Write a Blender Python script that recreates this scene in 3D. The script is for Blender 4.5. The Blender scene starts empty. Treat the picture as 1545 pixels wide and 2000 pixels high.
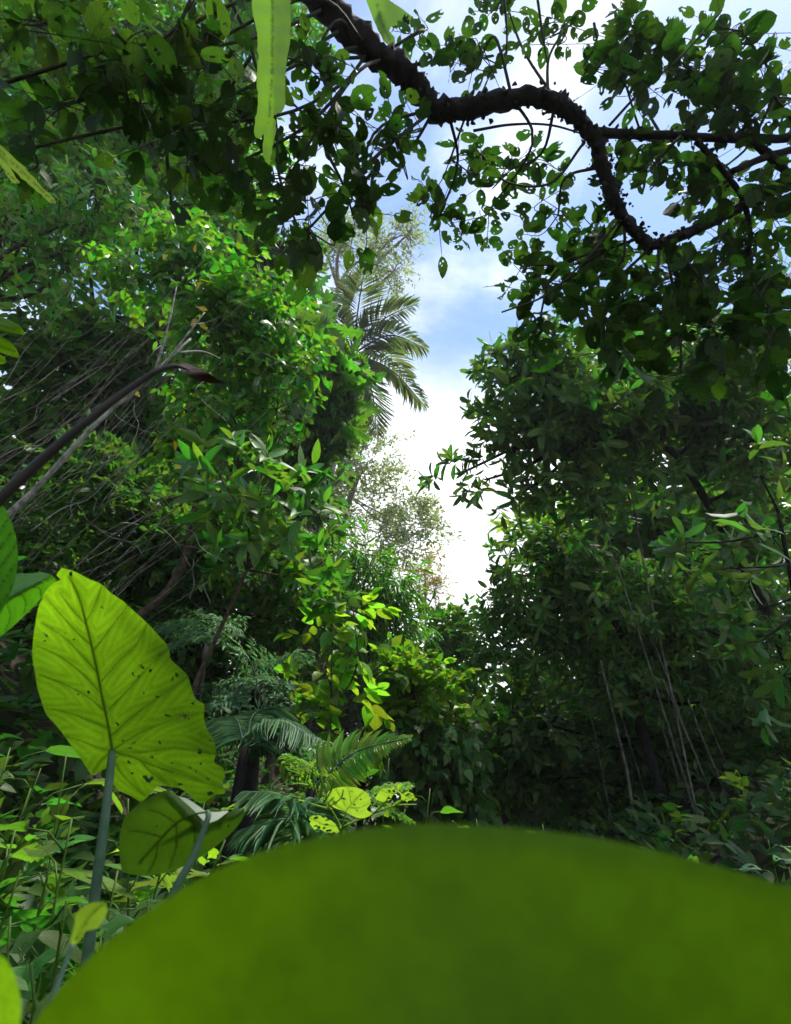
import bpy, math, random
import numpy as np
from mathutils import Matrix, Vector
from mathutils.geometry import delaunay_2d_cdt

rng = np.random.default_rng(11)
random.seed(11)
SC = bpy.context.scene
COL = SC.collection
R = math.radians

# ------------------------------------------------------------------ camera
FPX = 1192.0                                   # focal length in photo pixels (1545 x 2000)
PITCH = R(25)
CAM = np.array([0.0, 0.0, 1.0])
cam_d = bpy.data.cameras.new('camera')
cam_d.sensor_fit = 'VERTICAL'; cam_d.sensor_height = 36; cam_d.lens = FPX * 36 / 2000
cam_d.clip_start = 0.01; cam_d.clip_end = 3000
cam_d.dof.use_dof = True; cam_d.dof.focus_distance = 4.5; cam_d.dof.aperture_fstop = 7.5
cam = bpy.data.objects.new('camera', cam_d); COL.objects.link(cam)
cam.location = CAM; cam.rotation_euler = (R(90) + PITCH, 0, 0)
SC.camera = cam
FWD = np.array([0, math.cos(PITCH), math.sin(PITCH)])
UPV = np.array([0, -math.sin(PITCH), math.cos(PITCH)])
RGT = np.array([1.0, 0, 0])

# ------------------------------------------------------------------ sky and sun
CLOUD_OFFSET = (-0.5, 3.9, 4.4)
SKY_STRENGTH, CLO, CHI = 0.075, 8.0, 13.0
SUN_EL, SUN_AZ = R(70), R(60)                  # azimuth from +Y, to the right positive
SUN_DIR = np.array([math.sin(SUN_AZ) * math.cos(SUN_EL), math.cos(SUN_AZ) * math.cos(SUN_EL), math.sin(SUN_EL)])
W = bpy.data.worlds.new('World'); SC.world = W; W.use_nodes = True
nt = W.node_tree; nt.nodes.clear()
def wn(t, **k):
    n = nt.nodes.new(t)
    for a, b in k.items(): setattr(n, a, b)
    return n
sky = wn('ShaderNodeTexSky', sky_type='NISHITA', sun_disc=False, sun_elevation=SUN_EL, sun_rotation=SUN_AZ,
         air_density=1.0, dust_density=0.4, ozone_density=2.0)
tc = wn('ShaderNodeTexCoord')
sep = wn('ShaderNodeSeparateXYZ')
zc = wn('ShaderNodeMath', operation='MAXIMUM'); zc.inputs[1].default_value = 0.02
zo = wn('ShaderNodeMath', operation='ADD'); zo.inputs[1].default_value = 0.12
pl = wn('ShaderNodeVectorMath', operation='DIVIDE')               # directions projected on a cloud layer overhead
cmb = wn('ShaderNodeCombineXYZ')
n1 = wn('ShaderNodeTexNoise'); n1.inputs['Scale'].default_value = 1.15; n1.inputs['Detail'].default_value = 10
n1.inputs['Roughness'].default_value = 0.60; n1.inputs['Distortion'].default_value = 0.35
rmp = wn('ShaderNodeMapRange'); rmp.interpolation_type = 'SMOOTHSTEP'
rmp.inputs['From Min'].default_value = 0.47; rmp.inputs['From Max'].default_value = 0.74
hor = wn('ShaderNodeMapRange'); hor.interpolation_type = 'SMOOTHSTEP'     # more cloud in line towards the horizon
hor.inputs['From Min'].default_value = 0.70; hor.inputs['From Max'].default_value = 0.42
hor.inputs['To Min'].default_value = 0.0; hor.inputs['To Max'].default_value = 0.95
cov = wn('ShaderNodeMath', operation='MAXIMUM'); cov.use_clamp = True
n2 = wn('ShaderNodeTexNoise'); n2.inputs['Scale'].default_value = 3.0; n2.inputs['Detail'].default_value = 6
ccol = wn('ShaderNodeMix', data_type='RGBA')
ccol.inputs['A'].default_value = (CLO * .93, CLO * .97, CLO * 1.02, 1); ccol.inputs['B'].default_value = (CHI, CHI, CHI, 1)
cm = wn('ShaderNodeMapRange'); cm.inputs['From Min'].default_value = .35; cm.inputs['From Max'].default_value = .6
mx = wn('ShaderNodeMix', data_type='RGBA')
bg = wn('ShaderNodeBackground'); bg.inputs['Strength'].default_value = SKY_STRENGTH
out = wn('ShaderNodeOutputWorld')
L = nt.links.new
L(tc.outputs['Generated'], sep.inputs[0]); L(sep.outputs['Z'], zc.inputs[0]); L(zc.outputs[0], zo.inputs[0])
for k_ in 'XYZ': L(zo.outputs[0], cmb.inputs[k_])
L(tc.outputs['Generated'], pl.inputs[0]); L(cmb.outputs[0], pl.inputs[1])
of = wn('ShaderNodeVectorMath', operation='ADD'); of.inputs[1].default_value = CLOUD_OFFSET
L(pl.outputs[0], of.inputs[0]); L(of.outputs[0], n1.inputs['Vector'])
L(pl.outputs[0], n2.inputs['Vector']); L(n2.outputs['Fac'], cm.inputs['Value']); L(cm.outputs[0], ccol.inputs['Factor'])
L(n1.outputs['Fac'], rmp.inputs['Value']); br_ = wn('ShaderNodeMath', operation='MULTIPLY_ADD'); br_.inputs[1].default_value = -0.55
br2 = wn('ShaderNodeMath', operation='ADD'); br2.inputs[1].default_value = 0.275
L(n1.outputs['Fac'], br_.inputs[0]); L(sep.outputs['Z'], br_.inputs[2]); L(br_.outputs[0], br2.inputs[0]); L(br2.outputs[0], hor.inputs['Value'])
L(rmp.outputs[0], cov.inputs[0]); L(hor.outputs[0], cov.inputs[1])
hs = wn('ShaderNodeHueSaturation'); hs.inputs['Saturation'].default_value = 1.1; hs.inputs['Value'].default_value = 1.6
L(sky.outputs[0], hs.inputs['Color'])
L(cov.outputs[0], mx.inputs['Factor']); L(hs.outputs[0], mx.inputs['A']); L(ccol.outputs['Result'], mx.inputs['B'])
L(mx.outputs['Result'], bg.inputs['Color']); L(bg.outputs[0], out.inputs[0])

sun_d = bpy.data.lights.new('sun', 'SUN'); sun_d.energy = 3.2; sun_d.angle = R(8); sun_d.color = (1.0, 0.95, 0.86)
sun = bpy.data.objects.new('sun', sun_d); COL.objects.link(sun)
sun.rotation_euler = Vector(-SUN_DIR).to_track_quat('-Z', 'Y').to_euler()
VS = SC.view_settings
VS.view_transform = 'Standard'; VS.look = 'None'; VS.gamma = 1.0; VS.use_curve_mapping = False
VS.exposure = 1.15
SC.render.engine = 'CYCLES'
CY = SC.cycles
CY.max_bounces = 9; CY.diffuse_bounces = 7; CY.glossy_bounces = 2; CY.transmission_bounces = 4; CY.transparent_max_bounces = 4
CY.use_denoising = True; CY.adaptive_threshold = 0.02
CY.caustics_reflective = False; CY.caustics_refractive = False

# ------------------------------------------------------------------ helpers
def P(px, py, d):
    """world point seen at photo pixel (px, py), d metres ahead of the camera"""
    px = np.asarray(px, float); py = np.asarray(py, float); d = np.asarray(d, float)
    return CAM + d[..., None] * (FWD + ((px - 772.5) / FPX)[..., None] * RGT + ((1000 - py) / FPX)[..., None] * UPV)
def proj(p):
    q = np.asarray(p) - CAM
    z = q @ FWD
    return 772.5 + FPX * (q @ RGT) / z, 1000 - FPX * (q @ UPV) / z, z
def unit(v):
    return v / np.maximum(np.linalg.norm(v, axis=-1, keepdims=True), 1e-9)
def ground(x, y):
    x = np.asarray(x, float); y = np.asarray(y, float)
    l = np.maximum(0, -x - 1.6); r = np.maximum(0, x - 2.2)
    z = 12 * (1 - np.exp(-l * 0.10)) + 6 * (1 - np.exp(-r * 0.08))
    z = z + 0.05 * np.sin(x * 1.7 + y * 0.6) + 0.07 * np.sin(y * 0.9 - x * 0.5) + 0.02 * np.maximum(0, y - 6) * np.exp(-np.maximum(0, y - 6) / 60)
    return z
def gp(x, y): return np.array([x, y, float(ground(x, y))])

ORG = {}
def tag(o, label=None, cat=None, group=None, kind=None):
    for k, v in (('label', label), ('category', cat), ('group', group), ('kind', kind)):
        if v: o[k] = v
    return o
def thing(name, loc, label, cat, group=None):
    o = bpy.data.objects.new(name, None); COL.objects.link(o)
    o.empty_display_size = 0.1
    o.location = loc; ORG[o.name] = np.array(loc, float)
    return tag(o, label, cat, group)
def tri_mesh(name, V, T, rnd=None, attrs=None):
    me = bpy.data.meshes.new(name)
    V = np.ascontiguousarray(V, dtype=np.float32); T = np.ascontiguousarray(T, dtype=np.int32)
    me.vertices.add(len(V)); me.vertices.foreach_set('co', V.ravel())
    me.loops.add(T.size); me.loops.foreach_set('vertex_index', T.ravel())
    me.polygons.add(len(T)); me.polygons.foreach_set('loop_start', np.arange(0, T.size, 3, dtype=np.int32))
    for k, a in ([('rnd', rnd)] if rnd is not None else []) + list((attrs or {}).items()):
        at = me.attributes.new(k, 'FLOAT', 'POINT'); at.data.foreach_set('value', np.asarray(a, np.float32))
    me.update(calc_edges=True)
    return me
def root_of(o):
    while o.parent: o = o.parent
    return o
def mesh_obj(name, V, T, mat, parent=None, rnd=None, attrs=None, kind=None, origin=None):
    org = np.zeros(3)
    if parent is not None: org = ORG[parent.name]
    elif origin is not None: org = np.array(origin, float)
    me = tri_mesh(name, np.asarray(V) - org, T, rnd, attrs); me.materials.append(mat)
    o = bpy.data.objects.new(name, me); COL.objects.link(o)
    if parent is not None:
        o.parent = parent; ORG[o.name] = org
    else:
        o.location = org; ORG[o.name] = org
    if kind: o['kind'] = kind
    return o

def smooth_line(pts, k=8):
    pts = np.asarray(pts, float); n = len(pts)
    if n < 3: 
        t = np.linspace(0, 1, k + 1)[:, None]; return pts[0] * (1 - t) + pts[1] * t
    h = np.maximum(np.linalg.norm(np.diff(pts, axis=0), axis=1), 1e-9)[:, None]; d = np.diff(pts, axis=0) / h
    m = np.concatenate([d[:1], (h[1:] * d[:-1] + h[:-1] * d[1:]) / (h[1:] + h[:-1]), d[-1:]])
    res = []
    for i in range(n - 1):
        for t in np.arange(k) / k:
            res.append((2 * t ** 3 - 3 * t * t + 1) * pts[i] + (t ** 3 - 2 * t * t + t) * h[i] * m[i] + (3 * t * t - 2 * t ** 3) * pts[i + 1] + (t ** 3 - t * t) * h[i] * m[i + 1])
    res.append(pts[-1]); return np.array(res)
def tube(pts, rad, n=8, rough=0.0, seed=0):
    """tapered tube along pts; returns V, T"""
    pts = np.asarray(pts, float); m = len(pts)
    rad = np.interp(np.linspace(0, 1, m), np.linspace(0, 1, len(np.atleast_1d(rad))), np.atleast_1d(rad))
    tan = unit(np.gradient(pts, axis=0))
    up = np.array([0, 0, 1.0]) if abs(tan[0][2]) < .9 else np.array([0, 1.0, 0])
    a = np.linspace(0, 2 * math.pi, n, endpoint=False)
    rr = np.random.default_rng(seed)
    V = []; u = unit(np.cross(tan[0], up))
    for i in range(m):
        u = unit(u - tan[i] * np.dot(u, tan[i])); w = np.cross(tan[i], u)
        r = rad[i] * (1 + rough * rr.normal(size=n)) if rough else np.full(n, rad[i])
        V.append(pts[i] + (r * np.cos(a))[:, None] * u + (r * np.sin(a))[:, None] * w)
    V = np.concatenate(V + [pts[:1], pts[-1:]])
    j = np.arange(n); k = (j + 1) % n; T = []
    for i in range(m - 1):
        b = i * n; c = b + n
        T.append(np.stack([b + j, c + j, c + k], 1)); T.append(np.stack([b + j, c + k, b + k], 1))
    e = m * n
    T.append(np.stack([np.full(n, e), j, k], 1)); T.append(np.stack([np.full(n, e + 1), (m - 1) * n + k, (m - 1) * n + j], 1))
    return V, np.concatenate(T)
def join(parts):
    Vs, Ts, o = [], [], 0
    for v, t in parts:
        Vs.append(v); Ts.append(t + o); o += len(v)
    return np.concatenate(Vs), np.concatenate(Ts)

# ------------------------------------------------------------------ materials
def lin(r, g, b):
    f = lambda c: ((c / 255) / 12.92) if c / 255 <= .04045 else ((c / 255 + .055) / 1.055) ** 2.4
    return (f(r), f(g), f(b), 1)
MATS = {}
def leaf_mat(name, base, trans, tf=0.45, rough=0.42, hv=0.05, vv=0.35, spec=0.5, vein=False, veincol=None, detail=0.0, spots=0.0, vp=0.0, vk=.45):
    m = bpy.data.materials.new(name); m.use_nodes = True; t = m.node_tree; t.nodes.clear()
    def N(ty, **k):
        n = t.nodes.new(ty)
        for a, b in k.items(): setattr(n, a, b)
        return n
    K = t.links.new
    o = N('ShaderNodeOutputMaterial'); mix = N('ShaderNodeMixShader'); mix.inputs[0].default_value = tf
    pb = N('ShaderNodeBsdfPrincipled'); pb.inputs['Roughness'].default_value = rough; pb.inputs['Specular IOR Level'].default_value = spec
    tr = N('ShaderNodeBsdfTranslucent')
    at = N('ShaderNodeAttribute', attribute_name='rnd'); oi = N('ShaderNodeObjectInfo')
    ad = N('ShaderNodeMath', operation='ADD'); fr = N('ShaderNodeMath', operation='FRACT')
    K(at.outputs['Fac'], ad.inputs[0]); K(oi.outputs['Random'], ad.inputs[1]); K(ad.outputs[0], fr.inputs[0])
    r2 = N('ShaderNodeMath', operation='MULTIPLY'); r2.inputs[1].default_value = 7.31
    f2 = N('ShaderNodeMath', operation='FRACT'); K(fr.outputs[0], r2.inputs[0]); K(r2.outputs[0], f2.inputs[0])
    hm = N('ShaderNodeMapRange'); hm.inputs['To Min'].default_value = .5 - hv; hm.inputs['To Max'].default_value = .5 + hv * .6
    vm = N('ShaderNodeMapRange'); vm.inputs['To Min'].default_value = 1 - vv; vm.inputs['To Max'].default_value = 1 + vv
    K(fr.outputs[0], hm.inputs['Value']); K(f2.outputs[0], vm.inputs['Value'])
    tcn = N('ShaderNodeTexCoord')
    nz = N('ShaderNodeTexNoise'); nz.inputs['Scale'].default_value = 9; nz.inputs['Detail'].default_value = 4
    K(tcn.outputs['Object'], nz.inputs['Vector'])
    for i, (c, dst) in enumerate(((base, pb.inputs['Base Color']), (trans, tr.inputs['Color']))):
        hsv = N('ShaderNodeHueSaturation'); hsv.inputs['Color'].default_value = (*c[:3], 1)
        K(hm.outputs[0], hsv.inputs['Hue']); K(vm.outputs[0], hsv.inputs['Value'])
        col = hsv.outputs[0]
        nm = N('ShaderNodeMapRange'); nm.inputs['From Min'].default_value = .3; nm.inputs['From Max'].default_value = .7
        nm.inputs['To Min'].default_value = .82; nm.inputs['To Max'].default_value = 1.15
        K(nz.outputs['Fac'], nm.inputs['Value'])
        sc = N('ShaderNodeVectorMath', operation='SCALE'); K(col, sc.inputs[0]); K(nm.outputs[0], sc.inputs['Scale']); col = sc.outputs[0]
        if vein:
            va = N('ShaderNodeAttribute', attribute_name='vein')
            vr = N('ShaderNodeMapRange'); vr.interpolation_type = 'SMOOTHSTEP'
            K(va.outputs['Fac'], vr.inputs['Value'])
            vx = N('ShaderNodeMix', data_type='RGBA'); K(vr.outputs[0], vx.inputs['Factor']); K(col, vx.inputs['A'])
            vc = veincol or tuple(x * vk for x in c[:3])
            vx.inputs['B'].default_value = (*vc[:3], 1); col = vx.outputs['Result']
        if detail:
            fa = N('ShaderNodeAttribute', attribute_name='fine')
            fm = N('ShaderNodeMapRange'); fm.inputs['To Min'].default_value = 1 - detail; fm.inputs['To Max'].default_value = 1 + detail
            K(fa.outputs['Fac'], fm.inputs['Value'])
            s2 = N('ShaderNodeVectorMath', operation='SCALE'); K(col, s2.inputs[0]); K(fm.outputs[0], s2.inputs['Scale']); col = s2.outputs[0]
        if vp:                                                          # midrib and side veins from the leaf's own length and width coordinates
            la = N('ShaderNodeAttribute', attribute_name='lt'); lb = N('ShaderNodeAttribute', attribute_name='ls')
            ab = N('ShaderNodeMath', operation='ABSOLUTE'); K(lb.outputs['Fac'], ab.inputs[0])
            m1 = N('ShaderNodeMapRange'); m1.inputs['From Min'].default_value = .012; m1.inputs['From Max'].default_value = .04
            K(ab.outputs[0], m1.inputs['Value'])
            t7 = N('ShaderNodeMath', operation='MULTIPLY'); t7.inputs[1].default_value = 8.0; K(la.outputs['Fac'], t7.inputs[0])
            s2_ = N('ShaderNodeMath', operation='MULTIPLY'); s2_.inputs[1].default_value = 7.0; K(ab.outputs[0], s2_.inputs[0])
            sb = N('ShaderNodeMath', operation='SUBTRACT'); K(t7.outputs[0], sb.inputs[0]); K(s2_.outputs[0], sb.inputs[1])
            pp = N('ShaderNodeMath', operation='PINGPONG'); pp.inputs[1].default_value = .5; K(sb.outputs[0], pp.inputs[0])
            m2 = N('ShaderNodeMapRange'); m2.inputs['From Min'].default_value = .03; m2.inputs['From Max'].default_value = .12
            K(pp.outputs[0], m2.inputs['Value'])
            mn = N('ShaderNodeMath', operation='MINIMUM'); K(m1.outputs[0], mn.inputs[0]); K(m2.outputs[0], mn.inputs[1])
            mr = N('ShaderNodeMapRange'); mr.inputs['To Min'].default_value = 1 - vp; K(mn.outputs[0], mr.inputs['Value'])
            s3 = N('ShaderNodeVectorMath', operation='SCALE'); K(col, s3.inputs[0]); K(mr.outputs[0], s3.inputs['Scale']); col = s3.outputs[0]
        if spots:
            v = N('ShaderNodeTexVoronoi'); v.inputs['Scale'].default_value = 60; K(tcn.outputs['Object'], v.inputs['Vector'])
            sp = N('ShaderNodeMapRange'); sp.inputs['From Min'].default_value = .10; sp.inputs['From Max'].default_value = .14
            K(v.outputs['Distance'], sp.inputs['Value'])
            sx = N('ShaderNodeMix', data_type='RGBA'); K(sp.outputs[0], sx.inputs['Factor']); K(col, sx.inputs['B'])
            sx.inputs['A'].default_value = (.02, .02, .004, 1); col = sx.outputs['Result']
        K(col, dst)
    K(pb.outputs[0], mix.inputs[1]); K(tr.outputs[0], mix.inputs[2]); K(mix.outputs[0], o.inputs[0])
    MATS[name] = m; return m
def bark_mat(name, c1, c2, scale=20, rough=.9, bump=.4):
    m = bpy.data.materials.new(name); m.use_nodes = True; t = m.node_tree; pb = t.nodes['Principled BSDF']
    nz = t.nodes.new('ShaderNodeTexNoise'); nz.inputs['Scale'].default_value = scale; nz.inputs['Detail'].default_value = 6
    tcn = t.nodes.new('ShaderNodeTexCoord'); t.links.new(tcn.outputs['Object'], nz.inputs['Vector'])
    rp = t.nodes.new('ShaderNodeValToRGB'); rp.color_ramp.elements[0].color = (*c1, 1); rp.color_ramp.elements[1].color = (*c2, 1)
    rp.color_ramp.elements[0].position = .35; rp.color_ramp.elements[1].position = .65
    bp = t.nodes.new('ShaderNodeBump'); bp.inputs['Strength'].default_value = bump; bp.inputs['Distance'].default_value = .02
    t.links.new(nz.outputs['Fac'], rp.inputs[0]); t.links.new(rp.outputs[0], pb.inputs['Base Color'])
    t.links.new(nz.outputs['Fac'], bp.inputs['Height']); t.links.new(bp.outputs[0], pb.inputs['Normal'])
    pb.inputs['Roughness'].default_value = rough; pb.inputs['Specular IOR Level'].default_value = .2
    MATS[name] = m; return m
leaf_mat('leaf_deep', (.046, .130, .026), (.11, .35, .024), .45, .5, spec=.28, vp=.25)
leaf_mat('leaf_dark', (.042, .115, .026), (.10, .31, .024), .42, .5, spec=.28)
leaf_mat('leaf_mid', (.055, .160, .022), (.13, .42, .018), .45, .45, spec=.5, vp=.25)
leaf_mat('leaf_bright', (.068, .235, .022), (.15, .54, .018), .48, .38, spec=.6, vp=.25)
leaf_mat('leaf_lime', (.10, .25, .015), (.28, .62, .02), .52, .42, vp=.25)
leaf_mat('leaf_glare_pale', (.13, .19, .08), (.32, .44, .14), .5, .5, vv=.3)  # lightened leaf colour stands in for glare washing over the far trees
leaf_mat('leaf_ochre', (.20, .18, .06), (.42, .38, .10), .5, .5)
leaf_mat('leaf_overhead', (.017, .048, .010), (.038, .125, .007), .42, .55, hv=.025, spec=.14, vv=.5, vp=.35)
leaf_mat('leaf_yellow', (.55, .38, .02), (.75, .50, .02), .45, .45, hv=.02)
leaf_mat('leaf_orange', (.50, .16, .02), (.80, .26, .02), .45, .45, hv=.02)
leaf_mat('frond_blue', (.065, .165, .075), (.115, .29, .085), .4, .5, spec=.35)
leaf_mat('frond_green', (.07, .20, .03), (.16, .42, .03), .45, .4)
leaf_mat('frond_palm', (.07, .12, .045), (.20, .32, .06), .4, .32, spec=.6, vv=.2)
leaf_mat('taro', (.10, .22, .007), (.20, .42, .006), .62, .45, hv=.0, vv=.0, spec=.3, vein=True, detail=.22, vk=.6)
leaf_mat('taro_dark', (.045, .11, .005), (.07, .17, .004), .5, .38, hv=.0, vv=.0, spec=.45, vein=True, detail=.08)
leaf_mat('taro_side', (.05, .20, .008), (.12, .42, .008), .5, .35, hv=.0, vv=.0, spec=.45, vein=True, detail=.10)
leaf_mat('taro_front', (.075, .185, .002), (.11, .235, .001), .5, .5, hv=.0, vv=.0, spec=.18, vein=True, detail=.12, vk=.95)
leaf_mat('strap', (.075, .17, .015), (.15, .33, .02), .55, .42, hv=.01, vv=.08, vein=True)
leaf_mat('chewed', (.22, .36, .02), (.36, .60, .03), .55, .5, hv=.0, vv=.0, vein=True, detail=.1)
bark_mat('bark_dark', (.004, .004, .004), (.014, .013, .012), 18)
bark_mat('bark_grey', (.14, .135, .12), (.36, .35, .33), 25)
bark_mat('bark_brown', (.035, .026, .018), (.09, .07, .05), 20)
bark_mat('liana', (.10, .095, .08), (.30, .29, .25), 14)
bark_mat('culm', (.02, .025, .015), (.15, .15, .13), 9, .6)
bark_mat('twig', (.015, .018, .010), (.04, .045, .022), 30)
bark_mat('petiole', (.045, .10, .06), (.08, .16, .10), 30, .5, .1)
bark_mat('dead_stalk', (.012, .016, .015), (.035, .028, .022), 5, .5, .2)
bark_mat('dead_leaf', (.03, .022, .018), (.10, .075, .06), 30)
bark_mat('moss', (.008, .010, .006), (.025, .03, .015), 60)
bark_mat('soil', (.012, .010, .006), (.045, .035, .02), 3)

# ------------------------------------------------------------------ leaf shapes (unit length along x, unit width along y)
def tm(st, hw, fold=.10, droop=.14, wave=0.0):
    V = [(0, 0, 0)]
    for t, h in zip(st, hw):
        z = -droop * t * t
        V += [(t, 0, z), (t, h, z + fold * h + wave), (t, -h, z + fold * h - wave)]
    V.append((1, 0, -droop)); n = len(st); T = [(0, 1, 2), (0, 3, 1)]
    for i in range(n - 1):
        a = 1 + 3 * i; b = a + 3
        T += [(a, b, b + 1), (a, b + 1, a + 1), (a, a + 2, b + 2), (a, b + 2, b)]
    a = 1 + 3 * (n - 1); e = len(V) - 1
    T += [(a, e, a + 1), (a, a + 2, e)]
    return np.array(V, float), np.array(T)
def tm_grid(nt_, ns, hw, holes=(), fold=.08, droop=.12, wave=.0, seed=0, serr=0.0):
    r = np.random.default_rng(seed)
    t = np.linspace(0, 1, nt_ + 1); s = np.linspace(-1, 1, ns + 1)
    V = []; ph = r.uniform(0, 6)
    for i, a in enumerate(t):
        h = hw(a)
        for b in s:
            hh = h * (1 + (serr * (1 if i % 2 else -1) if abs(b) > .99 else 0))
            V.append((a, b * hh, -droop * a * a + fold * abs(b) * h + wave * b * math.sin(9 * a + ph)))
    V = np.array(V); T = []
    for i in range(nt_):
        for j in range(ns):
            q = [i * (ns + 1) + j, (i + 1) * (ns + 1) + j, (i + 1) * (ns + 1) + j + 1, i * (ns + 1) + j + 1]
            for tr_ in ((q[0], q[1], q[2]), (q[0], q[2], q[3])):
                c = V[list(tr_)].mean(0)
                if any(((c[0] - h[0]) ** 2 + (c[1] - h[1]) ** 2) < h[2] ** 2 for h in holes): continue
                if len({tuple(np.round(V[k], 6)) for k in tr_}) < 3: continue
                T.append(tr_)
    T = np.array(T); used = np.unique(T); mp_ = -np.ones(len(V), int); mp_[used] = np.arange(len(used))
    return V[used], mp_[T]
oval = lambda t: .5 * (math.sin(math.pi * min(1, t) ** .85) ** .62 if 0 < t < 1 else 0)
def heart(t): return .5 * ((min(1, t / .12)) ** .5 * (1 - t) ** .62 * 1.12 if 0 <= t < 1 else 0)
def lobed(t):
    return .5 * (math.sin(math.pi * t ** .8) ** .6 * (.70 + .30 * math.cos(t * 6 * 2 * math.pi)) if 0 < t < 1 else 0)
def holes_for(seed):
    r = np.random.default_rng(seed); hs = []
    for _ in range(r.integers(0, 5)): hs.append((r.uniform(.15, .9), r.uniform(-.35, .35), r.uniform(.03, .10)))
    if r.random() < .55: 
        t = r.uniform(.25, .95); hs.append((t, r.choice([-1, 1]) * .48, r.uniform(.12, .25)))
    if r.random() < .3: hs.append((1.0, r.uniform(-.2, .2), r.uniform(.15, .3)))
    return hs
TM = {
    'ovate': [tm((.28, .68), (.46, .36)), tm((.3, .62), (.5, .40), .2, .25), tm((.25, .6), (.44, .42), .02, .05)],
    'lance': [tm((.35, .75), (.46, .34), .12, .18), tm((.4, .72), (.5, .38), .25, .3)],
    'oblong': [tm((.22, .58, .86), (.36, .5, .36), f, d) for f, d in ((.12, .22), (.22, .4), (.05, .12))],
    'tiny': [(np.array([(0, 0, 0), (.5, .5, .03), (1, 0, -.1), (.5, -.5, .03)], float), np.array([(0, 1, 2), (0, 2, 3)]))],
    'big': [tm((.12, .32, .58, .82), (.30, .48, .46, .26), f, d, w) for f, d, w in ((.12, .2, 0), (.25, .32, .03), (.05, .1, -.02))],
    'heart': [tm((.04, .25, .6), (.36, .5, .34), .12, .22), tm((.04, .28, .62), (.36, .5, .32), .25, .1)],
    'chew': [tm_grid(11, 6, oval, holes_for(s), .1, .14, .02, s, .03) for s in range(10)],
    'lobed': [tm_grid(24, 4, lobed, (), .12, .25, .02, s) for s in range(2)],
    'heartbig': [tm_grid(12, 8, heart, holes_for(s + 40), .12, .2, .03, s) for s in range(5)],
    'tatter': [tm_grid(16, 8, oval, holes_for(s + 70) + [(.5, .25, .13), (.75, -.2, .12)], .1, .25, .04, s) for s in range(4)],
}
TMESH = {}
class Leaves:
    def __init__(s): s.P, s.X, s.N, s.L, s.W = [], [], [], [], []
    def add(s, p, x, n, l, w):
        s.P.append(np.atleast_2d(p)); s.X.append(np.atleast_2d(x)); s.N.append(np.atleast_2d(n)); s.L.append(np.atleast_1d(l)); s.W.append(np.atleast_1d(w))
    def get(s):
        p = np.concatenate(s.P); x = unit(np.concatenate(s.X)); n = np.concatenate(s.N)
        n = n - x * np.sum(n * x, 1, keepdims=True); n = unit(n)
        return p, x, n, np.concatenate(s.L), np.concatenate(s.W)
def build_leaves(lv, shape, mat, parent, n_obj=0, mass_name='foliage', leaf_name='leaf', min_px=16, nearpx=None):
    """the n_obj leaves that show largest become parts of their own, the rest one joined part"""
    p, x, n, l, w = lv.get(); y = np.cross(n, x)
    var = TM[shape]; vi = rng.integers(0, len(var), len(p)); rn = rng.random(len(p))
    mat = MATS[mat]
    own = np.zeros(len(p), bool)
    if n_obj:
        u, v, z = proj(p); size = l * FPX / np.maximum(z, .05)
        face = np.abs(np.sum(n * unit(p - CAM), 1))
        ok = (u > -10) & (u < 1555) & (v > -10) & (v < 2010) & (z > .1) & (size >= min_px)
        dist = np.linalg.norm(p - CAM, axis=1)
        score = np.where(ok, size * (.3 + face) / (dist / dist.min()) ** 1.5, -1)
        idx = np.argsort(-score)[:n_obj]; idx = idx[score[idx] > 0]; own[idx] = True
        key0 = (shape, mat.name)
        if key0 not in TMESH:
            TMESH[key0] = []
            for V, T in var:
                me = tri_mesh('leaf_' + shape, V, T, attrs={'lt': V[:, 0], 'ls': V[:, 1]}); me.materials.append(mat); TMESH[key0].append(me)
        org = ORG[parent.name]
        for i in idx:
            o = bpy.data.objects.new(leaf_name, TMESH[key0][vi[i]]); COL.objects.link(o); o.parent = parent
            M = np.eye(4); M[:3, 0] = x[i] * l[i]; M[:3, 1] = y[i] * w[i]; M[:3, 2] = n[i] * l[i]; M[:3, 3] = p[i] - org
            o.matrix_basis = Matrix(M.tolist())
    Vs, Ts, Rs, A1, A2, off = [], [], [], [], [], 0
    for k, (V, T) in enumerate(var):
        s = np.where((vi == k) & ~own)[0]
        if not len(s): continue
        W_ = p[s][:, None] + (l[s][:, None, None] * V[None, :, 0:1]) * x[s][:, None] + (w[s][:, None, None] * V[None, :, 1:2]) * y[s][:, None] + (l[s][:, None, None] * V[None, :, 2:3]) * n[s][:, None]
        Vs.append(W_.reshape(-1, 3)); Ts.append((T[None] + (np.arange(len(s)) * len(V))[:, None, None] + off).reshape(-1, 3))
        Rs.append(np.repeat(rn[s], len(V))); A1.append(np.tile(V[:, 0], len(s))); A2.append(np.tile(V[:, 1], len(s))); off += len(s) * len(V)
    if Vs:
        return mesh_obj(mass_name, np.concatenate(Vs), np.concatenate(Ts), mat, parent, np.concatenate(Rs), {'lt': np.concatenate(A1), 'ls': np.concatenate(A2)} if shape in ('chew', 'big', 'heartbig', 'tatter') else None, kind='stuff')

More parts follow.
